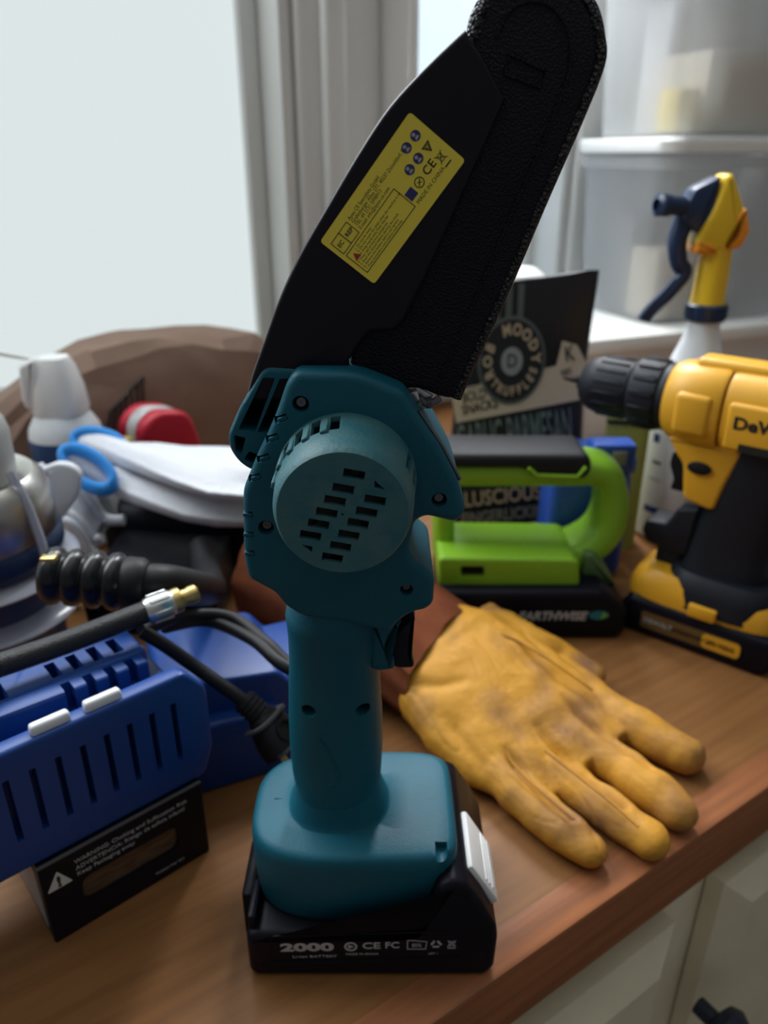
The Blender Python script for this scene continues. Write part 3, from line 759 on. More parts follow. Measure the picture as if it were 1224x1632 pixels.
# foot: yellow shoe with black cap
fr_ = [ell((0.002, 0, z), (a, 0, 0), (0, b, 0), 40, 4.0) for z, a, b in ((0.0285, .058, .0345), (0.036, .058, .0345), (0.046, .054, .0325), (0.052, .046, .0285))]
obj('yellow_foot', loft(fr_), dy, dr)
fr_ = [ell((-0.008, 0, z), (a, 0, 0), (0, b, 0), 40, 3.4) for z, a, b in ((0.0330, .036, .0360), (0.045, .038, .0345), (0.053, .040, .0315), (0.058, .036, .0270))]
obj('black_foot_cap', loft(fr_), dblk, dr)
obj('release_tab', box(-0.012, 0.008, 0.0330, 0.0385, 0.030, 0.040, 0.0015), dy, dr)
dbat = obj('battery_pack', slab([(-0.050, 0.002), (-0.046, 0.0), (0.052, 0.0), (0.058, 0.006), (0.058, 0.022), (0.050, 0.030), (-0.050, 0.030), (-0.054, 0.022), (-0.054, 0.006)], -0.037, 0.037, 0.004, 3, 0.002), black, dr)
obj('battery_label', flat_poly(rrect(0.004, 0.0145, 0.072, 0.0135, 0.002), Matrix.Translation((0, 0.0371, 0)) @ Matrix.Rotation(math.pi/2, 4, 'X'), .0003), mat('bronze_print', (0.13, 0.075, 0.022), 0.5), dbat)
obj('battery_tag', flat_poly(rrect(-0.019, 0.0145, 0.027, 0.0115, 0.004), Matrix.Translation((0, 0.0375, 0)) @ Matrix.Rotation(math.pi/2, 4, 'X'), .0003), dy, dbat)
dtext('DEWALT', 0.038, 0.0145, 0.0055, grey_ink, y=0.0376)
dtext('LITHIUM ION', 0.016, 0.0145, 0.0040, ink, y=0.0376)
dtext('20V MAX', -0.0085, 0.0145, 0.0050, ink, y=0.0380)

# ------------------------------------------------------------------ green cordless yard tool
green = mat('lime_plastic', (0.225, 0.46, 0.022), 0.42, bump=0.06, bscale=900)
TX, TY = 0.12, 0.53
gt = thing('cordless_yard_tool', 'lime green cordless yard tool with loop handle and black grip', 'power tool', TX+0.003, TY+0.0165, 0)
def tp(px, py, Y): v = vp(px, py, Y); return (v.x-TX, v.z)
def t3(px, py, Y): v = vp(px, py, Y); return Vector((v.x-TX, v.y-TY, v.z))
LY = 0.508
loop = [(694,766,26,.021),(760,766,26,.021),(840,766,26,.021),(915,766,26,.021),(952,766,26,.021),(973,776,26,.021),(981,800,25,.021),(981,832,26,.022),(970,864,27,.023),(945,888,27,.024),(905,904,26,.025),(840,908,26,.026),(760,908,26,.026),(694,908,26,.026)]
LC = 0.530
cen = cr([Vector((q[0], q[1], 0)) for q in loop], 4); rad = cr([Vector((q[2], q[3], 0)) for q in loop], 4)
cen3 = [t3(v.x, v.y, LC-0.012) for v in cen]
rings = []
for i, c3_ in enumerate(cen3):
    t = (cen3[min(i+1, len(cen3)-1)] - cen3[max(i-1, 0)]).normalized()
    nn = Vector((-t.z, 0, t.x)); pxm = (t3(cen[i].x+10, cen[i].y, LC-0.012) - c3_).length/10
    c4 = Vector((c3_.x, LC-TY, c3_.z))
    rings.append(ell(c4, nn*(rad[i].x*pxm), Vector((0, rad[i].y, 0)), 28, 2.8))
obj('loop_handle', loft(rings), green, gt, 60)
post = []
for y_ in (760, 790, 820, 850, 880, 905):
    q_ = t3(704, y_, LC-0.012); post.append(ell((q_.x, LC-TY, q_.z), (.0085, 0, 0), (0, .019, 0), 24, 2.6))
obj('rear_post', loft(post), green, gt)
obj('motor_body', cut(slab([tp(x, y, 0.485) for x, y in ((694,906),(760,907),(860,908),(915,909),(926,914),(926,956),(694,957))], 0.485-TY, 0.548-TY, 0.003, 4, 0.005), [slab(fillet([tp(x, y, 0.485) for x, y in ((731,920),(770,920),(770,938),(731,938))], 0.002), 0.480-TY, 0.494-TY)]), green, gt)
gp_ = obj('rubber_grip', slab([tp(x, y, 0.506) for x, y in ((694,738),(938,739),(946,748),(946,768),(934,780),(852,778),(836,762),(694,762))], 0.506-TY, 0.554-TY, 0.005, 4, 0.0055), mat('grip_rubber', (0.012, 0.012, 0.015), 0.6, spec=0.3), gt)
obj('lime_inlay', tube([t3(x, y, 0.5045) for x, y in ((842, 760), (856, 772), (922, 774), (936, 758))], 0.0016, 8), green, gp_)
obj('slot_shade', slab(fillet([tp(x, y, 0.4845) for x, y in ((733,922),(768,922),(768,936),(733,936))], 0.002), 0.4885-TY, 0.4945-TY), black, gt)  # black insert standing in for the shade inside the slot
bat2 = obj('battery_pack', slab([(0.038-TX, 0.0005), (0.175-TX, 0.0005), (0.180-TX, 0.006), (0.180-TX, 0.026), (0.166-TX, 0.038), (0.160-TX, 0.042), (0.038-TX, 0.042)], 0.474-TY, 0.560-TY, 0.005, 4, 0.003), black, gt)
obj('battery_shoulder', slab([(0.150-TX, 0.038), (0.178-TX, 0.029), (0.172-TX, 0.042), (0.158-TX, 0.060), (0.150-TX, 0.060)], 0.500-TY, 0.552-TY, 0.003, 3, 0.003), mat('dull_green', (0.09, 0.17, 0.06), 0.5), gt)
p = t3(826, 1002, 0.474); text('lettering', 'EARTHWISE', 0.0100, mat('print_silver', (0.55, 0.55, 0.55), 0.4), bat2, upright(p.x, p.y-0.0002, p.z) @ Matrix(((1, .25, 0, 0), (0, 1, 0, 0), (0, 0, 1, 0), (0, 0, 0, 1))), .0002, 'LEFT', 0.95, .0003)
p = t3(957, 1000, 0.474)
lg = obj('logo_mark', flat_poly([(0.0075*math.cos(a*.3), 0.0038*math.sin(a*.3)) for a in range(21)], upright(p.x, p.y-0.0002, p.z), .0003), mat('logo_teal', (0.0, 0.20, 0.24), 0.4), bat2)
obj('logo_leaf', flat_poly([(0.001, -0.003), (0.007, 0), (0.003, 0.003)], upright(p.x, p.y-0.0006, p.z), .0003), green, lg)

# ------------------------------------------------------------------ snack pouch
KX, KY = 0.1210, 0.668
pk = thing('snack_pouch', 'black snack pouch with round badge and beige banner behind the green tool', 'pouch', KX, KY, 0, yaw=R(4))
foil = mat('black_foil', (0.012, 0.012, 0.016), 0.38, bump=0.15, bscale=60)
TILT = R(6.2)
rings = []
H = 0.240
for k in range(15):
    t = k/14; z = H*t
    d = 0.027*(1-t)**0.9 + 0.0012
    wv = 0.0590 + 0.002*math.sin(t*7)
    rg = []
    for q in sell(0, 0, wv, d, z, 5.0, 48):
        q.z = z + q.x*0.12*t + (0.0 if t < 1 else 0.001*math.sin(q.x*160)) + (0.0006 if k == 0 else 0)
        q.y += 0.0
        rg.append(q)
    rings.append(rg)
pko = obj('pouch_body', loft(rings), foil, pk, 60)
beige = mat('beige_print', (0.62, 0.50, 0.38), 0.6)
greyp = mat('grey_print', (0.10, 0.115, 0.11), 0.5)
tan = mat('tan_print', (0.50, 0.37, 0.25), 0.6)
def PM(x, z, lift=0.0006, rot=0.0):
    """print frame on the leaning front of the pouch"""
    t = z/H; d = 0.027*max(1-t, 0)**0.9 + 0.0012
    return upright(x, -d-lift, z + x*0.12*t, TILT, rot)
ROT = R(11)
obj('banner', flat_poly([(-.060, -.017), (.056, -.020), (.060, .012), (.054, .028), (.042, .034), (.034, .014), (-.060, .012)], PM(-.003, .149, .0012, ROT), .0004), beige, pko, 0)
for k, (x, h) in enumerate(((-.026, .03), (-.016, .036), (-.006, .03))):
    obj('stripe', flat_poly([(-.0026, -h), (.0026, -h), (.0026, h*.4), (-.0026, h*.4)], PM(x, .226, .0012), .0003), greyp, pko, 0)
bd = obj('badge', disc(.0345, 40, .0006, PM(-.012, .175, .0020) @ Matrix.Diagonal((.86, 1.1, 1, 1))), greyp, pko, 0)
obj('badge_face', disc(.0315, 40, .0004, PM(-.012, .175, .0028) @ Matrix.Diagonal((.86, 1.1, 1, 1))), mat('badge_black', (0.012, 0.012, 0.014), 0.5), bd, 0)
obj('badge_core', disc(.0110, 30, .0004, PM(-.012, .175, .0034) @ Matrix.Diagonal((.86, 1.1, 1, 1))), mat('badge_grey', (0.30, 0.30, 0.30), 0.5), bd, 0)
text('badge_letter', 'D', .016, mat('badge_black', (0.012, 0.012, 0.014), 0.5), bd, PM(-.012, .175, .0040), .0002, 'CENTER', .8)
for i, ch in enumerate('ROB MOODY'):
    a = R(205 - i*25)
    if ch != ' ': text('badge_letter', ch, .0125, tan, bd, PM(-.012, .175, .0034) @ Matrix.Diagonal((.86, 1.1, 1, 1)) @ Matrix.Rotation(a-math.pi/2, 4, 'Z') @ Matrix.Translation((0, .0240, 0)), .0002, 'CENTER', .9, .0005)
for i, ch in enumerate('TRUFFLES'):
    a = R(226 + i*16.5)
    text('badge_letter', ch, .0105, tan, bd, PM(-.012, .175, .0034) @ Matrix.Diagonal((.86, 1.1, 1, 1)) @ Matrix.Rotation(a+math.pi/2, 4, 'Z') @ Matrix.Translation((0, -.0240, 0)), .0002, 'CENTER', .8, .0004)
text('lettering', 'WORTH', .0090, ink, pko, PM(-.054, .156, .0020, ROT), .0002, 'LEFT', .7)
text('lettering', 'BOLD', .0130, ink, pko, PM(-.054, .146, .0020, ROT), .0002, 'LEFT', .62, .0003)
text('lettering', 'SNACKS', .0120, ink, pko, PM(-.054, .135, .0020, ROT), .0002, 'LEFT', .72, .0003)
text('lettering', 'K', .020, ink, pko, PM(.034, .175, .0020, ROT), .0002, 'LEFT', .7)
text('lettering', 'NET', .0075, ink, pko, PM(.032, .160, .0020, ROT), .0002, 'LEFT', .7)
text('lettering', 'GARLIC PARMESAN', .045, mat('slate_print', (0.15, 0.19, 0.18), 0.5), pko, PM(-.057, .104, .0014, ROT*.7), .0002, 'LEFT', .265, .0005)
text('lettering', 'EST. 2019', .009, tan, pko, PM(.010, .092, .0014, ROT), .0002, 'LEFT', .9)
text('lettering', 'LUSCIOUS', .020, tan, pko, PM(-.050, .050, .0014, R(5)), .0002, 'LEFT', .78, .0003)
text('lettering', 'FINGERLICKING', .016, mat('pale_print', (0.25, 0.24, 0.2), 0.5), pko, PM(-.052, .031, .0014, R(5)), .0002, 'LEFT', .75, .0003)
for k in range(3):
    obj('swoosh', tube(cr([PM(x, z-k*.005, .0010) @ Vector((0, 0, 0)) for x, z in ((.0, .022), (.02, .026), (.04, .034), (.05, .044))], 5), .0009, 6), tan, pko)

# ------------------------------------------------------------------ white spray bottle with yellow trigger head
BX, BY_ = 0.279, 0.678
sb = thing('spray_bottle', 'white spray bottle with yellow and navy trigger head behind the drill', 'spray bottle', BX, BY_, 0)
milky = mat('milky_plastic', (0.74, 0.77, 0.80), 0.45)
navy = mat('navy_plastic', (0.012, 0.028, 0.075), 0.32)
ylw = mat('spray_yellow', (0.80, 0.52, 0.02), 0.35)
orange = mat('spray_orange', (0.85, 0.30, 0.01), 0.35)
obj('bottle', lathe([(.030, 0.0005), (.0345, .003), (.036, .008), (.036, .105), (.0350, .118), (.032, .135), (.0265, .156), (.0215, .172), (.0165, .186), (.0140, .196), (.0135, .206)], 44), milky, sb)
cl = obj('neck_ring', lathe([(.0160, .2045), (.0172, .206), (.0172, .2175), (.0155, .219)], 40), navy, sb)
for k in range(24): obj('grip_rib', box(.0166, .0178, -.0008, .0008, .2065, .2170, M=Matrix.Rotation(2*math.pi*k/24, 4, 'Z')), navy, cl)
obj('neck', lathe([(.0145, .2185), (.0138, .224), (.0130, .262), (.0135, .270)], 32), ylw, sb)
hd = [(-.024, .268), (-.018, .262), (.004, .262), (.013, .266), (.017, .276), (.012, .296), (.004, .312), (-.002, .322), (-.008, .320), (-.012, .300), (-.020, .280)]
obj('spray_head', slab(hd, -.0135, .0135, .005, 4, .005), ylw, sb)
obj('head_wing', slab([(-.002, .2635), (.0145, .2655), (.0195, .278), (.013, .297), (.007, .292), (.008, .278)], -.0148, .0148, .003, 3, .003), orange, sb)
obj('head_lip', slab([(-.0235, .2605), (-.004, .2600), (-.006, .268), (-.022, .272)], -.0145, .0145, .003, 3, .003), orange, sb)
fr2 = obj('pump_front', slab([(-.010, .320), (-.030, .310), (-.036, .296), (-.034, .284), (-.022, .276), (-.012, .290)], -.0115, .0115, .003, 3, .003), navy, sb)
obj('nozzle', lathe([(.0075, 0), (.0075, .016), (.0088, .017), (.0088, .026), (.0050, .028), (.0048, .024), (.0, .024)], 24, AX((-.034, -.004, .297), (-.93, -.35, .05))), navy, sb)
trp = cr([Vector((-.030, 0, .290)), Vector((-.034, 0, .270)), Vector((-.030, 0, .252)), Vector((-.024, 0, .244)), Vector((-.034, 0, .228)), Vector((-.046, 0, .214)), Vector((-.052, 0, .204))], 5)
obj('trigger_lever', tube(trp, [.0088 - .0042*i/(len(trp)-1) for i in range(len(trp))], 14), navy, sb)
obj('trigger_face', tube([q + Vector((-.0040, -.0012, .0008)) for q in trp[17:]], .0036, 10), navy, sb)
obj('dip_tube', tube([(0.004, -.004, .010), (.002, -.002, .1), (0, 0, .21)], .0022, 8), white_p, sb)
bl = mat('print_blue', (0.02, 0.04, 0.22), 0.4)
def wrap_mark(a0, a1, z0, z1, m, r=.0362):
    bm = bmesh.new(); A = [R(a0 + (a1-a0)*i/10) for i in range(11)]
    loft_into(bm, [[Vector((r*math.cos(a), r*math.sin(a), z)) for a in A] for z in (z0, z1)], False, False)
    return obj('printed_mark', bm, m, sb)
wrap_mark(205, 232, .030, .036, bl); wrap_mark(203, 214, .098, .106, bl); wrap_mark(208, 222, .078, .081, greyp); wrap_mark(205, 226, .062, .064, grey_ink)

# ------------------------------------------------------------------ blue box with clasp and olive packet between pouch and bottle
bb = thing('blue_tool_case', 'small bright blue plastic case with square clasp behind the green loop handle', 'case', 0.174, 0.607, 0)
bluep = mat('case_blue_plastic', (0.022, 0.080, 0.40), 0.35)
obj('case_body', box(-.036, .032, -.022, .026, 0.0, .098, .008, 3), bluep, bb)
obj('case_lid', box(-.037, .033, -.023, .027, .097, .112, .004, 3), bluep, bb)
lt = obj('clasp', box(-.006, .030, -.026, -.004, .100, .124, .003, 3), bluep, bb)
obj('clasp_button', box(.010, .022, -.0275, -.0255, .107, .119, .001), mat('clasp_grey', (0.25, 0.24, 0.20), 0.4), lt)
op = thing('olive_packet', 'olive green upright packet between blue case and white spray bottle', 'packet', 0.218, 0.655, 0, yaw=R(-12))
olive = mat('olive_film', (0.27, 0.30, 0.06), 0.45, bump=0.2, bscale=50)
rings = [sell(0, 0, .019, .015*(1-.9*t)+.001, .0005+.138*t, 4, 28) for t in (0, .1, .3, .5, .7, .85, .95, 1)]
pk2 = obj('packet_body', loft(rings), olive, op)
obj('tear_strip', box(-.0195, .0195, -.0062, .0062, .118, .1215, .0015), black_m, op)

# ------------------------------------------------------------------ low shelf, clear storage bins and what is in them
def room(px, py, z):
    v = gp(px, py, z); return F(v.x, v.y, z)
SH = 0.135
shf = wthing('low_shelf', 'low white painted shelf at the back of the counter carrying clear bins', 'shelf', (0.98, 0.545, CT), R(-12))
shpaint = paint
obj('shelf_board', box(-.26, .50, -.135, .128, SH-.018, SH, .003), shpaint, shf)
for x in (-.25, .46): obj('shelf_side', box(x, x+.018, -.115, .125, 0, SH-.018, .002), shpaint, shf)
obj('shelf_front', box(-.232, .46, -.112, -.10, 0, SH-.018, .001), shpaint, shf)
clear = bpy.data.materials.new('clear_bin_plastic'); clear.use_nodes = True
nt = clear.node_tree; b = nt.nodes['Principled BSDF']; out = nt.nodes['Material Output']
b.inputs['Base Color'].default_value = (0.80, 0.82, 0.84, 1); b.inputs['Roughness'].default_value = 0.25
tr = nt.nodes.new('ShaderNodeBsdfTransparent'); tr.inputs[0].default_value = (0.95, 0.96, 0.97, 1)
tl = nt.nodes.new('ShaderNodeBsdfTranslucent'); tl.inputs[0].default_value = (0.90, 0.89, 0.87, 1)
m1 = nt.nodes.new('ShaderNodeMixShader'); m1.inputs[0].default_value = 0.55
nt.links.new(b.outputs[0], m1.inputs[1]); nt.links.new(tl.outputs[0], m1.inputs[2])
mx = nt.nodes.new('ShaderNodeMixShader'); mx.inputs[0].default_value = 0.30
nt.links.new(tr.outputs[0], mx.inputs[1]); nt.links.new(m1.outputs[0], mx.inputs[2]); nt.links.new(mx.outputs[0], out.inputs[0])
MATS['clear_bin'] = clear
lidm = mat('frosted_lid', (0.80, 0.81, 0.80), 0.35)
bcx, bcy = 0.955, 0.540
brz = R(-14)
def storage_bin(label, z, w_, d_, h, open_top=False):
    o = wthing('storage_bin', label, 'storage bin', (bcx, bcy, CT+z), brz); o['group'] = 'clear bins stacked on the low shelf'
    def rr(z_, g): return [Vector((q.x, q.y, z_)) for q in rrect(0, 0, w_-2*g, d_-2*g, .03, 6)]
    rings = [rr(.0005, .016), rr(.003, .012), rr(h-.008, .002), rr(h-.006, -.002), rr(h, -.002), rr(h, .003), rr(.006, .014)]
    obj('bin_body', loft(rings), clear, o, 50)
    rings = [rr(h-.004, -.004), rr(h+.008, -.006), rr(h+.012, -.004), rr(h+.012, .012), rr(h+.008, .016)]
    obj('bin_lid', loft(rings), lidm, o, 40)
    obj('bin_rim', loft([rr(h-.022, -.0005), rr(h-.020, -.003), rr(h-.010, -.003), rr(h-.010, .003), rr(h-.022, .004)], False), clear, o, 40)
    return o
BH = 0.206
storage_bin('clear plastic storage bin standing on the low white shelf', SH, .240, .195, BH)
storage_bin('clear plastic storage bin stacked on top of another bin', SH+BH+.0125, .236, .190, .19)
def inbin(name, label, cat, x0, x1, y0, y1, z, h, m, bev=.002):
    o = wthing(name, label, cat, (bcx, bcy, CT+z), brz)
    obj('carton', box(x0, x1, y0, y1, 0, h, bev), m, o)
    obj('carton_flap', box(x0+.002, x1-.002, y0-.0006, y0+.004, h*.72, h*.98, .0005, 1), m, o)
    return o
card = mat('beige_card', (0.66, 0.58, 0.46), 0.7); card2 = mat('grey_card', (0.30, 0.30, 0.30), 0.7); card3 = mat('yellow_card', (0.70, 0.55, 0.18), 0.6); card4 = mat('white_card', (0.72, 0.70, 0.68), 0.7)
inbin('carton_box', 'beige carton inside the lower clear bin', 'box', -.098, -.040, -.075, -.02, SH+.0065, .085, card)
inbin('carton_box', 'tall dark grey carton inside the lower clear bin', 'box', -.094, -.056, -.012, .045, SH+.0065, .125, card2)
inbin('carton_box', 'wide grey carton inside the lower clear bin', 'box', -.040, .070, .000, .060, SH+.0065, .118, card2)
zb = SH+BH+.019
inbin('carton_box', 'wide beige carton inside the upper clear bin', 'box', -.060, .080, -.070, .02, zb, .085, card)
inbin('carton_box', 'small yellow carton inside the upper clear bin', 'box', -.094, -.064, -.066, -.03, zb, .045, card3)
inbin('carton_box', 'tall white carton inside the upper clear bin', 'box', -.050, .070, .025, .075, zb, .145, card4)
# grey appliance corner at the right
ga = wthing('grey_appliance', 'pale grey appliance box standing on the low shelf beside the bins', 'appliance', (1.20, 0.50, CT+SH), R(-14))
grp = mat('pale_grey_plastic', (0.62, 0.62, 0.60), 0.4)
obj('appliance_body', box(-.075, .075, -.06, .09, 0, .030, .006, 3), grp, ga)
obj('appliance_top', box(-.075, .075, -.055, .09, .033, .20, .006, 3), grp, ga)
obj('appliance_gap', box(-.066, .066, -.044, .080, .028, .035), grp, ga)
obj('appliance_screw', lathe([(.005, 0), (.004, .002), (0, .002)], 16, AX((-.045, -.0595, .016), (0, -1, 0))), dsteel, ga)
# white jar glimpsed behind the pouch on the window sill
jr = wthing('white_jar', 'tall white jar with domed lid standing behind the black pouch', 'jar', (0.56, 0.43, CT))
obj('jar_body', lathe([(.024, .0005), (.027, .004), (.027, .185), (.024, .194)], 32), milky, jr)
obj('jar_lid', lathe([(.022, .192), (.023, .196), (.023, .212), (.019, .226), (.009, .233), (0, .234)], 32), white_p, jr)

# ------------------------------------------------------------------ left side: black carton with window
blue = mat('charger_blue', (0.007, 0.052, 0.25), 0.40, bump=0.1, bscale=800)
blue_dk = blue
E1 = Vector((-0.755, -0.656, 0)); YAW = math.atan2(0.656, 0.755)       # local +x runs right and away along the front
cbx = thing('black_carton', 'black carton with oval window and warning triangle under the blue charger', 'box', -0.0925, 0.2945, 0, yaw=YAW)
cardb = mat('black_card', (0.006, 0.006, 0.010), 0.5, spec=0.25)
CWL = 0.081; CH = 0.0485
bm = box(-CWL, 0, 0, 0.060, 0.0, CH, 0.0006, 1)
winp = slab(rrect(-0.040, 0.0215, 0.049, 0.016, 0.0055), -0.01, 0.004)
cbo = obj('carton', cut(bm, [winp]), cardb, cbx, 20)
wm = obj('window_film', slab(rrect(-0.040, 0.0215, 0.052, 0.019, 0.0055), 0.0030, 0.0038), mat('brown_contents', (0.16, 0.10, 0.06), 0.35, var=0.5, vscale=90, stretch=(1, 1, 4)), cbo)
obj('side_label', box(-CWL-0.0004, -CWL+0.0001, 0.006, 0.045, 0.006, 0.043), mat('grey_label', (0.30, 0.30, 0.32), 0.5), cbo)
tri = obj('warning_triangle', flat_poly(fillet([(-.0058, -.0045), (.0058, -.0045), (0, .0055)], .001), upright(-0.0735, -0.0001, 0.0365), .0002), mat('print_white', (0.62, 0.62, 0.60), 0.5), cbo, 0)
text('printed_text', '!', .0085, ink, tri, upright(-0.0735, -0.0004, 0.0355), .0001, 'CENTER', 1, .0003)
for s, z in (('WARNING: Choking and Suffocation Risk', .0415), ('ADVERTENCIA: Riesgo de asfixia infantil', .0375), ('Keep Packaging away', .0338)):
    text('printed_text', s, .0033, grey_ink, cbo, upright(-0.0655, -0.0001, z), .0001)
text('printed_text', 'Product may vary', .0022, grey_ink, cbo, upright(-0.030, -0.0001, 0.0060), .0001)
obj('flap_edge', box(-CWL, 0, -0.0004, 0.0012, CH-0.0006, CH+0.0002), mat('worn_edge', (0.10, 0.10, 0.11), 0.5), cbo)

# ------------------------------------------------------------------ blue battery charger on the carton
chg = thing('battery_charger', 'blue slotted battery charger with two white lights resting on the black carton', 'charger', -0.0860, 0.3025, 0.0492, yaw=YAW)
LN = 0.175
shellb = slab([(-LN, 0.0), (-0.006, 0.0), (0.0, 0.012), (0.0, 0.040), (-0.010, 0.050), (-LN, 0.050)], 0.0, 0.0095, 0.002, 3, 0.003)
cs = []
slx = [-0.018 - 0.0108*k for k in range(14)]
for x in slx:
    cs.append(box(x-0.0014, x+0.0014, -0.003, 0.0083, 0.0135, 0.0395))
fw_ = obj('front_wall', cut(shellb, cs), blue, chg, 30)
obj('base_block', box(-LN, -0.004, 0.0085, 0.066, 0.0, 0.034, 0.004), blue, chg)
for k, x in enumerate((-0.071, -0.048)):
    obj('indicator_light', box(x-0.0085, x+0.0085, 0.0022, 0.0072, 0.0488, 0.0535, 0.0016, 3), mat('clear_white', (0.78, 0.80, 0.84), 0.25), chg)
# inner ridge with notches
rid = slab([(-LN, 0.030), (-0.018, 0.030), (-0.018, 0.0495), (-LN, 0.0545)], 0.0, 0.0105, 0.0015, 3, 0.0015, M=Matrix.Translation((0, 0.0215, 0)))
cs = [box(x-0.0022, x+0.0022, 0.019, 0.029, 0.040, 0.07) for x in (-0.026, -0.036, -0.046, -0.056)]
obj('inner_ridge', cut(rid, cs), blue, chg, 30)
bk = box(-LN, -0.014, 0.031, 0.066, 0.030, 0.0500, 0.003)
cs = [box(-LN+0.004, -0.078, 0.036, 0.052, 0.036, 0.07)] + [box(x-0.0024, x+0.0024, 0.037, 0.050, 0.043, 0.07) for x in (-0.026, -0.036, -0.046, -0.056)] + [box(x-0.0024, x+0.0024, 0.056, 0.064, 0.043, 0.07) for x in (-0.04, -0.05, -0.06, -0.07)]
obj('top_deck', cut(bk, cs), blue, chg, 30)
obj('contact_block', box(-0.160, -0.088, 0.039, 0.050, 0.0345, 0.041, 0.001), black_m, chg)

for ch_ in chg.children_recursive: ch_.data.transform(Matrix.Diagonal((1, 1, 1.3, 1)))

# second blue charger behind
ch2 = thing('battery_charger', 'rounded blue charger lying behind the slotted one under the power cord', 'charger', -0.090, 0.391, 0, yaw=R(24))
ch2b = slab([(-0.050, 0.0), (0.046, 0.0), (0.050, 0.006), (0.047, 0.046), (0.026, 0.050), (0.016, 0.064), (-0.030, 0.070), (-0.050, 0.062)], -0.036, 0.036, 0.0026, 4, 0.004)
cs = [box(x-0.0018, x+0.0018, -0.040, -0.030, 0.010, 0.042) for x in (0.026, 0.033, 0.040)]
obj('charger_body', cut(ch2b, cs), blue_dk, ch2, 40)
obj('charger_step', box(0.020, 0.044, -0.030, 0.030, 0.044, 0.055, 0.004, 3), blue_dk, ch2)
obj('charger_front', slab([(-0.052, 0.0), (0.018, 0.0), (0.014, 0.044), (-0.020, 0.047), (-0.052, 0.047)], -0.046, -0.030, 0.0026, 3, 0.004), blue_dk, ch2)

# power cord with plug
rub = mat('cord_rubber', (0.008, 0.008, 0.010), 0.5, spec=0.3)
pc = thing('power_cord', 'black power cord with moulded plug draped over the blue chargers', 'cord', -0.10, 0.36, 0)
def pl_(px, py, z): v = gp(px, py, z); return Vector((v.x+0.10, v.y-0.36, z))
cpts = [pl_(226, 1006, .1165), pl_(262, 1028, .108), pl_(310, 1062, .094), pl_(350, 1090, .085), pl_(388, 1117, .076)]
obj('cable', tube(cr(cpts, 8), .0036, 12), rub, pc)
cp2 = [pl_(226, 1006, .1165), pl_(258, 992, .112), pl_(305, 980, .103), pl_(370, 985, .097), pl_(425, 1026, .093), pl_(462, 1060, .088), pl_(505, 1075, .086), pl_(550, 1080, .084)]
obj('cable', tube(cr(cp2, 8), .0036, 12), rub, pc)
cp3 = [pl_(262, 1000, .106), pl_(330, 990, .096), pl_(400, 1018, .097), pl_(448, 1058, .094), pl_(505, 1085, .088), pl_(550, 1095, .084)]
obj('cable', tube(cr(cp3, 8), .0034, 12), rub, pc)
a, b_ = pl_(386, 1115, .076), pl_(418, 1142, .068)
rl = obj('strain_relief', tube([a, b_], .0058, 14), rub, pc)
for k in range(5):
    q = a.lerp(b_, (k+.5)/5); obj('relief_rib', tube([q, q+(b_-a).normalized()*.0018], .0068, 14), rub, rl)
c_ = pl_(455, 1192, .052)
d = (c_-b_).normalized(); sd = d.cross(Vector((0, 0, 1))).normalized(); up = sd.cross(d)
pg = obj('plug', loft([ell(b_-d*.001, sd*.0075, up*.006, 20, 3), ell(b_+d*.006, sd*.0105, up*.008, 20, 3), ell(b_.lerp(c_, .6), sd*.0115, up*.0085, 20, 4), ell(c_, sd*.0120, up*.0085, 20, 4)]), rub, pc)
for t in (.08, .92):
    q = b_.lerp(c_, t); obj('plug_band', loft([ell(q, sd*.0118, up*.0090, 20, 4), ell(q+d*.0016, sd*.0118, up*.0090, 20, 4)]), mat('band_grey', (0.06, 0.06, 0.065), 0.5), pg)
obj('plug_ring', disc(.0058, 20, .0008, Matrix.Translation(b_.lerp(c_, .55)+up*.0084) @ Vector((0, 0, 1)).rotation_difference(up).to_matrix().to_4x4(), ri=.0044), rub, pg)
for s in (-1, 1): obj('prong', tube([c_+sd*s*.005, c_+sd*s*.005+d*.012], .0018, 8), brass, pg)

# ------------------------------------------------------------------ air hose with brass tip
ah = thing('air_hose', 'black braided air hose with chrome ferrule and brass tip across the charger', 'hose', -0.15, 0.32, 0)
def al(px, py, z): v = gp(px, py, z); return Vector((v.x+0.15, v.y-0.32, z))
h0, h1, h2, h3 = al(-70, 1080, .128), al(110, 1022, .126), al(238, 973, .129), al(276, 959, .130)
hose = cr([Vector((-.17, -.13, .006)), Vector((-.155, -.105, .018)), Vector((-.128, -.080, .112)), h0, al(0, 1060, .126), h1, h2], 8)
obj('hose', tube(hose, .0056, 16), mat('braided_rubber', (0.012, 0.012, 0.014), 0.4, bump=0.4, bscale=1500, kind='vor'), ah)
d = (h3-h2).normalized()
fe = obj('ferrule', lathe([(.0060, -.002), (.0068, 0), (.0068, .0105), (.0060, .0125)], 20, AX(h2, d)), steel, ah)
for k in range(6): obj('ferrule_rib', box(.0064, .0076, -.0012, .0012, .0005, .0105, .0004, 1, M=AX(h2, d) @ Matrix.Rotation(k*math.pi/3, 4, 'Z')), steel, fe)
obj('brass_tip', lathe([(.0060, .0120), (.0064, .0130), (.0064, .0160), (.0044, .0170), (.0042, .0200), (.0048, .0210), (.0048, .0245), (.0036, .0255), (0, .0255)], 20, AX(h2, d)), brass, ah)

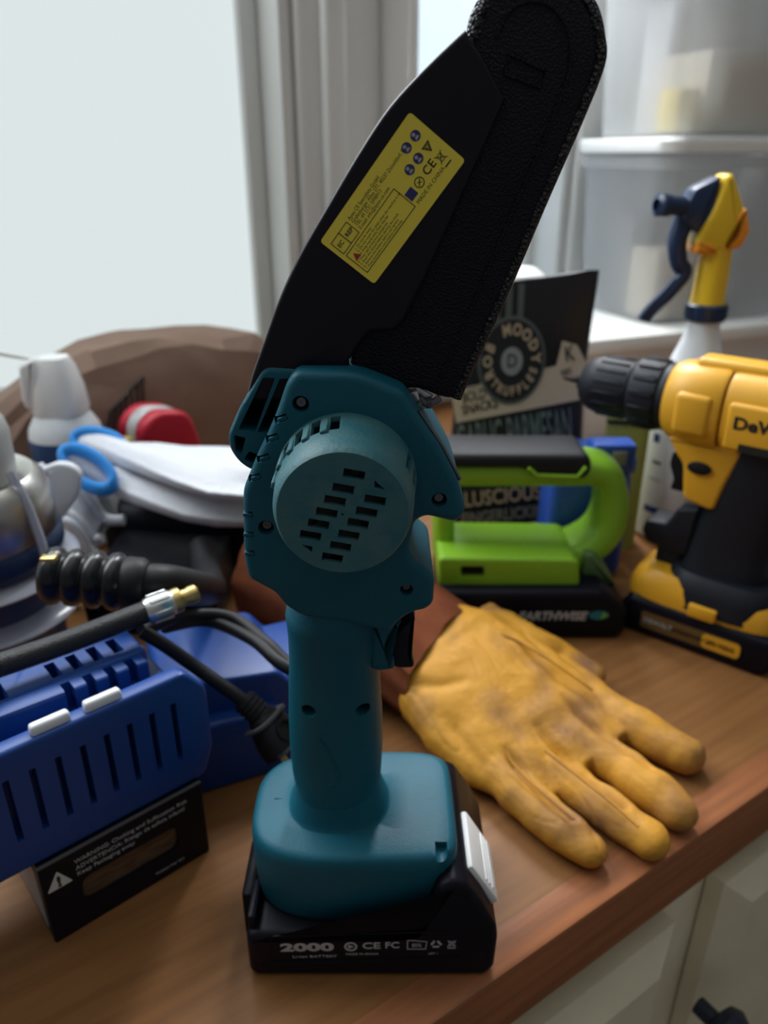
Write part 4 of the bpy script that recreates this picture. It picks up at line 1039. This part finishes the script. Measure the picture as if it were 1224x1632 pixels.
# corrugated connector behind the air hose
rb = thing('corrugated_hose', 'short black corrugated hose lying between steel canister and black tool', 'hose', -0.16, 0.375, 0)
prof = []
for k in range(4):
    h = k*.0105
    prof += [(.0125, h), (.0150, h+.0026), (.0156, h+.0050), (.0150, h+.0074), (.0125, h+.0100)]
hax = (0.95, 0.02, -0.12)
obj('corrugated_tube', lathe(prof, 32, AX((-0.0185, -0.022, 0.1350), hax)), mat('hose_black', (0.007, 0.007, 0.009), 0.25), rb)
obj('hose_end', lathe([(.0125, .040), (.0140, .042), (.0140, .050), (.0120, .053), (0, .053)], 28, AX((-0.0185, -0.022, 0.1350), hax)), rub, rb)
obj('hose_tail', tube(cr([Vector((.030, -.0205, .1288)), Vector((.042, -.016, .126)), Vector((.050, .010, .108)), Vector((.046, .060, .078)), Vector((.032, .110, .0605)), Vector((.020, .150, .0605))], 8), .0105, 16), rub, rb)
obj('brass_clip', box(-.016, -.008, -.030, -.024, .1440, .1490, .001), brass, rb)

# ------------------------------------------------------------------ steel and grey canister at the left edge
cn = thing('steel_canister', 'grey canister with polished steel collar and clear base ring behind the charger', 'canister', -0.270, 0.447, 0)
obj('clear_cup', lathe([(.044, .0005), (.047, .004), (.047, .098)], 44), mat('smoky_clear', (0.10, 0.13, 0.22), 0.15, trans=0.5), cn)
obj('clear_flange', lathe([(.046, .082), (.062, .086), (.065, .089), (.062, .0915), (.046, .094)], 56), mat('milky_clear', (0.55, 0.57, 0.66), 0.15, trans=0.45), cn)
obj('clear_flange', lathe([(.046, .052), (.060, .056), (.063, .059), (.060, .062), (.046, .064)], 56), mat('milky_clear', (0.55, 0.57, 0.66), 0.15, trans=0.45), cn)
obj('navy_ring', lathe([(.048, .094), (.0555, .097), (.0570, .102), (.0570, .110), (.054, .114)], 56), navy, cn)
obj('steel_collar', lathe([(.0540, .112), (.0552, .115), (.0545, .136), (.0515, .147), (.0460, .152), (.0410, .151), (.037, .148)], 64), mat('brushed_steel', (0.52, 0.51, 0.48), 0.32, metal=1.0), cn)
gcap = mat('grey_cap_plastic', (0.36, 0.37, 0.36), 0.45)
obj('grey_cap', lathe([(.034, .146), (.0365, .151), (.0370, .178), (.0350, .186), (.014, .218), (.006, .226), (0, .228)], 48), gcap, cn)
obj('yellow_sticker', box(-.01, .016, -.0722, -.0700, .0945, .0952), mat('sticker', (0.7, 0.55, 0.1), 0.5), cn)
# thin clear side lever beside the collar
obj('clear_lever', tube(cr([Vector((.042, -.012, .160)), Vector((.050, -.016, .142)), Vector((.057, -.022, .120)), Vector((.060, -.026, .104))], 6), .0028, 8), mat('milky_clear', (0.55, 0.57, 0.66), 0.15, trans=0.45), cn)

# ------------------------------------------------------------------ black power tool with grey vented end
bt_ = thing('black_power_tool', 'black power tool with light grey vented end cap lying under white gloves', 'power tool', -0.20, 0.612, 0)
lgrey = mat('light_grey_plastic', (0.66, 0.67, 0.71), 0.4)
sec = [(-.040, .020), (-.036, .029), (-.020, .0335), (.030, .0345), (.060, .0335), (.085, .031), (.098, .024), (.101, .016)]
obj('tool_body', loft([ell((x, 0, .0355), (0, r, 0), (0, 0, r*1.02), 36, 2.6) for x, r in sec]), black, bt_)
obj('front_block', slab([(-.026, .0005), (.070, .0005), (.074, .010), (.072, .046), (-.020, .050), (-.028, .030)], -.116, -.020, .003, 3, .004), black, bt_)  # black block on the counter in front of the tool body
obj('body_seam', loft([ell((x, 0, .0355), (0, r, 0), (0, 0, r), 36, 2.6) for x, r in ((.028, .0350), (.031, .0352), (.034, .0350))]), black_m, bt_)
# S-curved vented cap, fins standing between two rails
rail_t = [vp(x, y, 0.575) for x, y in ((98, 782), (118, 779), (140, 790), (158, 818), (172, 828), (198, 829))]
rail_b = [vp(x, y, 0.560) for x, y in ((96, 814), (110, 818), (128, 832), (142, 850), (150, 860), (162, 856))]
T3 = lambda v: Vector((v.x+0.20, v.y-0.612, v.z))
obj('vent_rail', tube(cr([T3(v) for v in rail_t], 5), .0046, 10), lgrey, bt_)
obj('vent_rail', tube(cr([T3(v) for v in rail_b], 5), .0038, 10), lgrey, bt_)
rail_c = [vp(x, y, 0.553) for x, y in ((96, 828), (112, 832), (130, 850), (146, 876), (164, 886))]
obj('vent_rail', tube(cr([T3(v) for v in rail_c], 5), .0030, 10), lgrey, bt_)
pt, pb, pcn = cr([T3(v) for v in rail_t], 4), cr([T3(v) for v in rail_b], 4), cr([T3(v) for v in rail_c], 4)
for k in range(1, 15):
    obj('vent_fin', tube([pt[k], pb[k]], .0014, 6), lgrey, bt_)
for k in range(2, 14):
    obj('vent_fin', tube([pcn[k], pcn[k]+Vector((.004, .006, -.030))], .0010, 6), lgrey, bt_)
bm = bmesh.new()
loft_into(bm, [[p + Vector((.003, .008, -.002)) for p in (a0, a1)] + [p + Vector((.003, .012, -.002)) for p in (a1, a0)] for a0, a1 in zip(pt[:17], pb[:17])])
obj('vent_back', bm, mat('cap_grey', (0.30, 0.31, 0.30), 0.5), bt_)
cpts = [vp(x, y, 0.600) for x, y in ((120, 745), (150, 752), (180, 782), (198, 815), (198, 830), (172, 826), (140, 790), (104, 782), (104, 752))]
obj('cap_shell', slab([(v.x+0.20, v.z) for v in cpts], -.028, .012, .004, 4, .008), mat('cap_grey', (0.30, 0.31, 0.30), 0.5), bt_)
tabp = [vp(x, y, 0.530) for x, y in ((50, 746), (62, 742), (66, 748), (90, 739), (112, 743), (128, 757), (122, 790), (108, 815), (92, 836), (66, 800), (52, 775))]
# light grey bracket standing beside it
bk_ = thing('grey_bracket', 'light grey plastic bracket standing beside the vented black tool', 'bracket', -0.245, 0.535, 0)
sl_p = [vp(x, y, 0.531) for x, y in ((70, 754), (84, 752), (86, 757), (72, 759))]
obj('bracket_plate', cut(slab([(v.x+0.245, v.z) for v in tabp], -.004, .004, .0018, 3, .004), [slab([(v.x+0.245, v.z) for v in sl_p], -.01, .01)]), lgrey, bk_)
zb0 = min(v.z for v in tabp)
obj('bracket_foot', slab([(-.030, .0005), (-.004, .0005), (-.004, zb0+.03), (-.022, zb0+.03)], -.0038, .0038, .0015, 3, .003), lgrey, bk_)

# ------------------------------------------------------------------ pair of white knit gloves with blue cuffs
knit = mat('white_knit', (0.70, 0.71, 0.76), 0.9, bump=0.7, bscale=420, kind='vor', sheen=0.3)
bcuf = mat('blue_knit', (0.02, 0.26, 0.72), 0.85, bump=0.6, bscale=700, sheen=0.3)
def knit_glove(label, cuff_c, cuff_u, cuff_v, path, halfw, halft):
    o = thing('knit_glove', label, 'glove', cuff_c.x, cuff_c.y, 0); o['group'] = 'white knit gloves with blue cuffs'
    Lc = lambda v: Vector((v.x-cuff_c.x, v.y-cuff_c.y, v.z))
    ring = [cuff_c + cuff_u*math.cos(t) + cuff_v*math.sin(t) for t in [2*math.pi*i/40 for i in range(40)]]
    bm = bmesh.new(); P = [Lc(p) for p in ring]
    n_ = len(P); rr = []
    for i, p in enumerate(P):
        t = (P[(i+1) % n_]-P[i-1]).normalized(); a = t.cross(Vector((0, 0, 1))).normalized(); b2 = a.cross(t)
        rr.append([p + a*(.0040*math.cos(2*math.pi*k/10)) + b2*(.0058*math.sin(2*math.pi*k/10)) for k in range(10)])
    loft_into(bm, rr + [rr[0]], cap=False); bmesh.ops.remove_doubles(bm, verts=bm.verts[:], dist=1e-7)
    obj('cuff', bm, bcuf, o, 60)['label'] = 'blue elastic cuff'
    rings = [[Lc(cuff_c + (p-cuff_c)*1.0) for p in ring]]
    for (c, hw, ht) in zip(path, halfw, halft):
        u = Vector(hw); v = Vector(ht)
        rg = []
        for i in range(40):
            t = 2*math.pi*i/40
            q = Vector(c) + u*math.copysign(abs(math.cos(t))**0.8, math.cos(t)) + v*math.sin(t)
            q.z += .0018*noise.noise(q*60) + .0012*math.sin(i*.7)
            rg.append(Lc(q))
        rings.append(rg)
    bm = bmesh.new(); rv = loft_into(bm, rings, cap=False); bm.faces.new(rv[-1])
    obj('knit_body', bm, knit, o, 80)
    return o
V = Vector
def glove_secs(rows):
    P, U, T = [], [], []
    for px, yt, yb, z, th in rows:
        f_, n_ = gp(px+8, yt, z), gp(px-8, yb, z)
        P.append((f_+n_)/2); U.append((f_-n_)/2); T.append((0, 0, th))
    return P, U, T
c1 = vp(140, 748, .566)
knit_glove('white knit glove with blue cuff, the lower of a folded pair', c1, V((.0200, -.006, -.0105)), V((.0035, .007, .0085)),
    *glove_secs(((186, 752, 776, .094, .0100), (215, 758, 792, .090, .0095), (250, 770, 806, .087, .0090), (300, 784, 824, .084, .0085), (350, 792, 830, .081, .0080), (420, 796, 834, .079, .006))))
c2 = vp(160, 713, .614)
knit_glove('white knit glove with blue cuff, the upper of a folded pair', c2, V((.0235, -.006, -.0045)), V((.0020, .008, .0090)),
    *glove_secs(((214, 713, 738, .112, .0090), (245, 714, 752, .111, .0090), (290, 718, 772, .110, .0085), (340, 716, 788, .107, .0080), (430, 718, 796, .102, .006))))

# ------------------------------------------------------------------ white pump bottle with navy label
wb = thing('pump_bottle', 'white bottle with navy label and white flip cap beside the brown bag', 'bottle', -0.288, 0.662, 0)
obj('bottle', lathe([(.029, .0005), (.0315, .003), (.0320, .104), (.0305, .113), (.0255, .122), (.0215, .127), (.020, .130)], 40), milky, wb)
obj('navy_label', lathe([(.0318, .030), (.0323, .031), (.0323, .1045), (.0318, .1055)], 40, cap=False), mat('label_navy', (0.012, 0.045, 0.13), 0.4), wb)
obj('cap', loft([sell(0, 0, a, b, z, 2.6, 36) for z, a, b in ((.127, .0225, .0215), (.130, .0235, .022), (.150, .0215, .020), (.168, .017, .016), (.176, .013, .012))]), white_p, wb)
obj('cap_lever', slab([(-.024, .172), (-.010, .178), (-.008, .150), (-.012, .134), (-.024, .132), (-.027, .140)], -.017, .003, .004, 4, .004), white_p, wb)
obj('spout_tube', tube(cr([V((-.010, -.004, .174)), V((-.040, -.006, .180)), V((-.085, -.008, .190)), V((-.13, -.01, .197))], 6), .0020, 8), white_p, wb)

# ------------------------------------------------------------------ red tape measure
rt = thing('tape_measure', 'red and silver tape measure standing behind the white gloves', 'tape measure', -0.216, 0.702, 0, yaw=R(46))
redp = mat('red_plastic', (0.52, 0.012, 0.035), 0.35)
prf = fillet([(-.030, .0005), (.032, .0005), (.032, .080), (.022, .114), (-.012, .121), (-.030, .108)], .012)
obj('case_side', slab(prf, -.024, -.006, .005, 4), redp, rt)
obj('case_band', slab([(p.x*.96, p.y) for p in prf], -.007, .009, .001, 2), mat('silver_grey', (0.55, 0.55, 0.56), 0.35), rt)
obj('case_side', slab(prf, .008, .024, .005, 4), redp, rt)
obj('lock_button', slab(fillet([(-.020, .108), (-.002, .112), (-.002, .1185), (-.018, .1170)], .002), -.006, .006, .002, 3), steel, rt)
obj('yellow_mark', box(-.036, -.030, -.005, .006, .088, .096, .001), mat('sticker', (0.7, 0.55, 0.1), 0.5), rt)

# ------------------------------------------------------------------ brown paper bag lying along the wall
bg = wthing('paper_bag', 'large brown paper bag lying along the window with black printed marks', 'bag', (0.14, 0.650, CT))
kraft = mat('kraft_paper', (0.29, 0.185, 0.135), 0.75, var=0.15, vscale=25, bump=0.1, bscale=90)
bm = bmesh.new(); rings = []
NX = 20
random.seed(5)
for i in range(NX+1):
    t = i/NX; x = -.36 + .66*t
    X_ = x + .14
    tb = ((-.25, .06), (.0, .082), (.08, .108), (.115, .136), (.15, .154), (.2, .167), (.267, .169), (.36, .154), (.45, .13))
    for (xa, ha), (xb, hb) in zip(tb, tb[1:]):
        if xa <= X_ <= xb: h = ha + (hb-ha)*(X_-xa)/(xb-xa)
    e = max(0.12, min(1, t*9, (1-t)*9))
    dep = .046*e**.4; hh = h*e**.35
    rg = []
    for k in range(22):
        a = 2*math.pi*k/22; c, s = math.cos(a), math.sin(a)
        y = dep*math.copysign(abs(c)**.55, c); z = hh/2 + hh/2*math.copysign(abs(s)**.6, s)
        q = V((x, y, z)); q2 = V((x*9, k*.25 if k < 22 else (44-k)*.25, 3))
        cr_ = abs(noise.noise(V((x*10+s, z*9-x*7, c))))
        f = .009*noise.noise(V((x*9, z*14, c*2))) - .020*max(0, .22-cr_)
        n_ = V((0, c, s)).normalized(); q += n_*f
        q += V((random.uniform(-.008, .008), random.uniform(-.005, .005), random.uniform(-.005, .005)))
        q.z = max(q.z, .0006); q.y = min(q.y, .060)
        rg.append(q)
    rings.append(rg)
loft_into(bm, rings)
bgo = obj('bag_body', bm, kraft, bg, 24)
# black print on the bag front, laid on its real surface
def on_bag(x, z):
    r = bgo.ray_cast(V((x, -.4, z)), V((0, 1, 0)))
    return r[1] if r[0] else V((x, -.06, z))
bpy.context.view_layer.update()
bars = [(0.020 + k*.0085, .105, .148 + k*.004) for k in range(6)]
bars = []
for k in range(7):
    xx = .030 + k*.0062
    bars.append([on_bag(xx + .008*t, .080 + (.022+.005*k)*t) + V((0, -.0012, 0)) for t in (0, .25, .5, .75, 1)])
for bpts in bars: obj('printed_bar', tube(bpts, .0013, 6), ink, bgo)
obj('printed_bar', tube([on_bag(.036+.0068*k, .103+.0050*k) + V((0, -.0012, 0)) for k in range(7)], .0014, 6), ink, bgo)
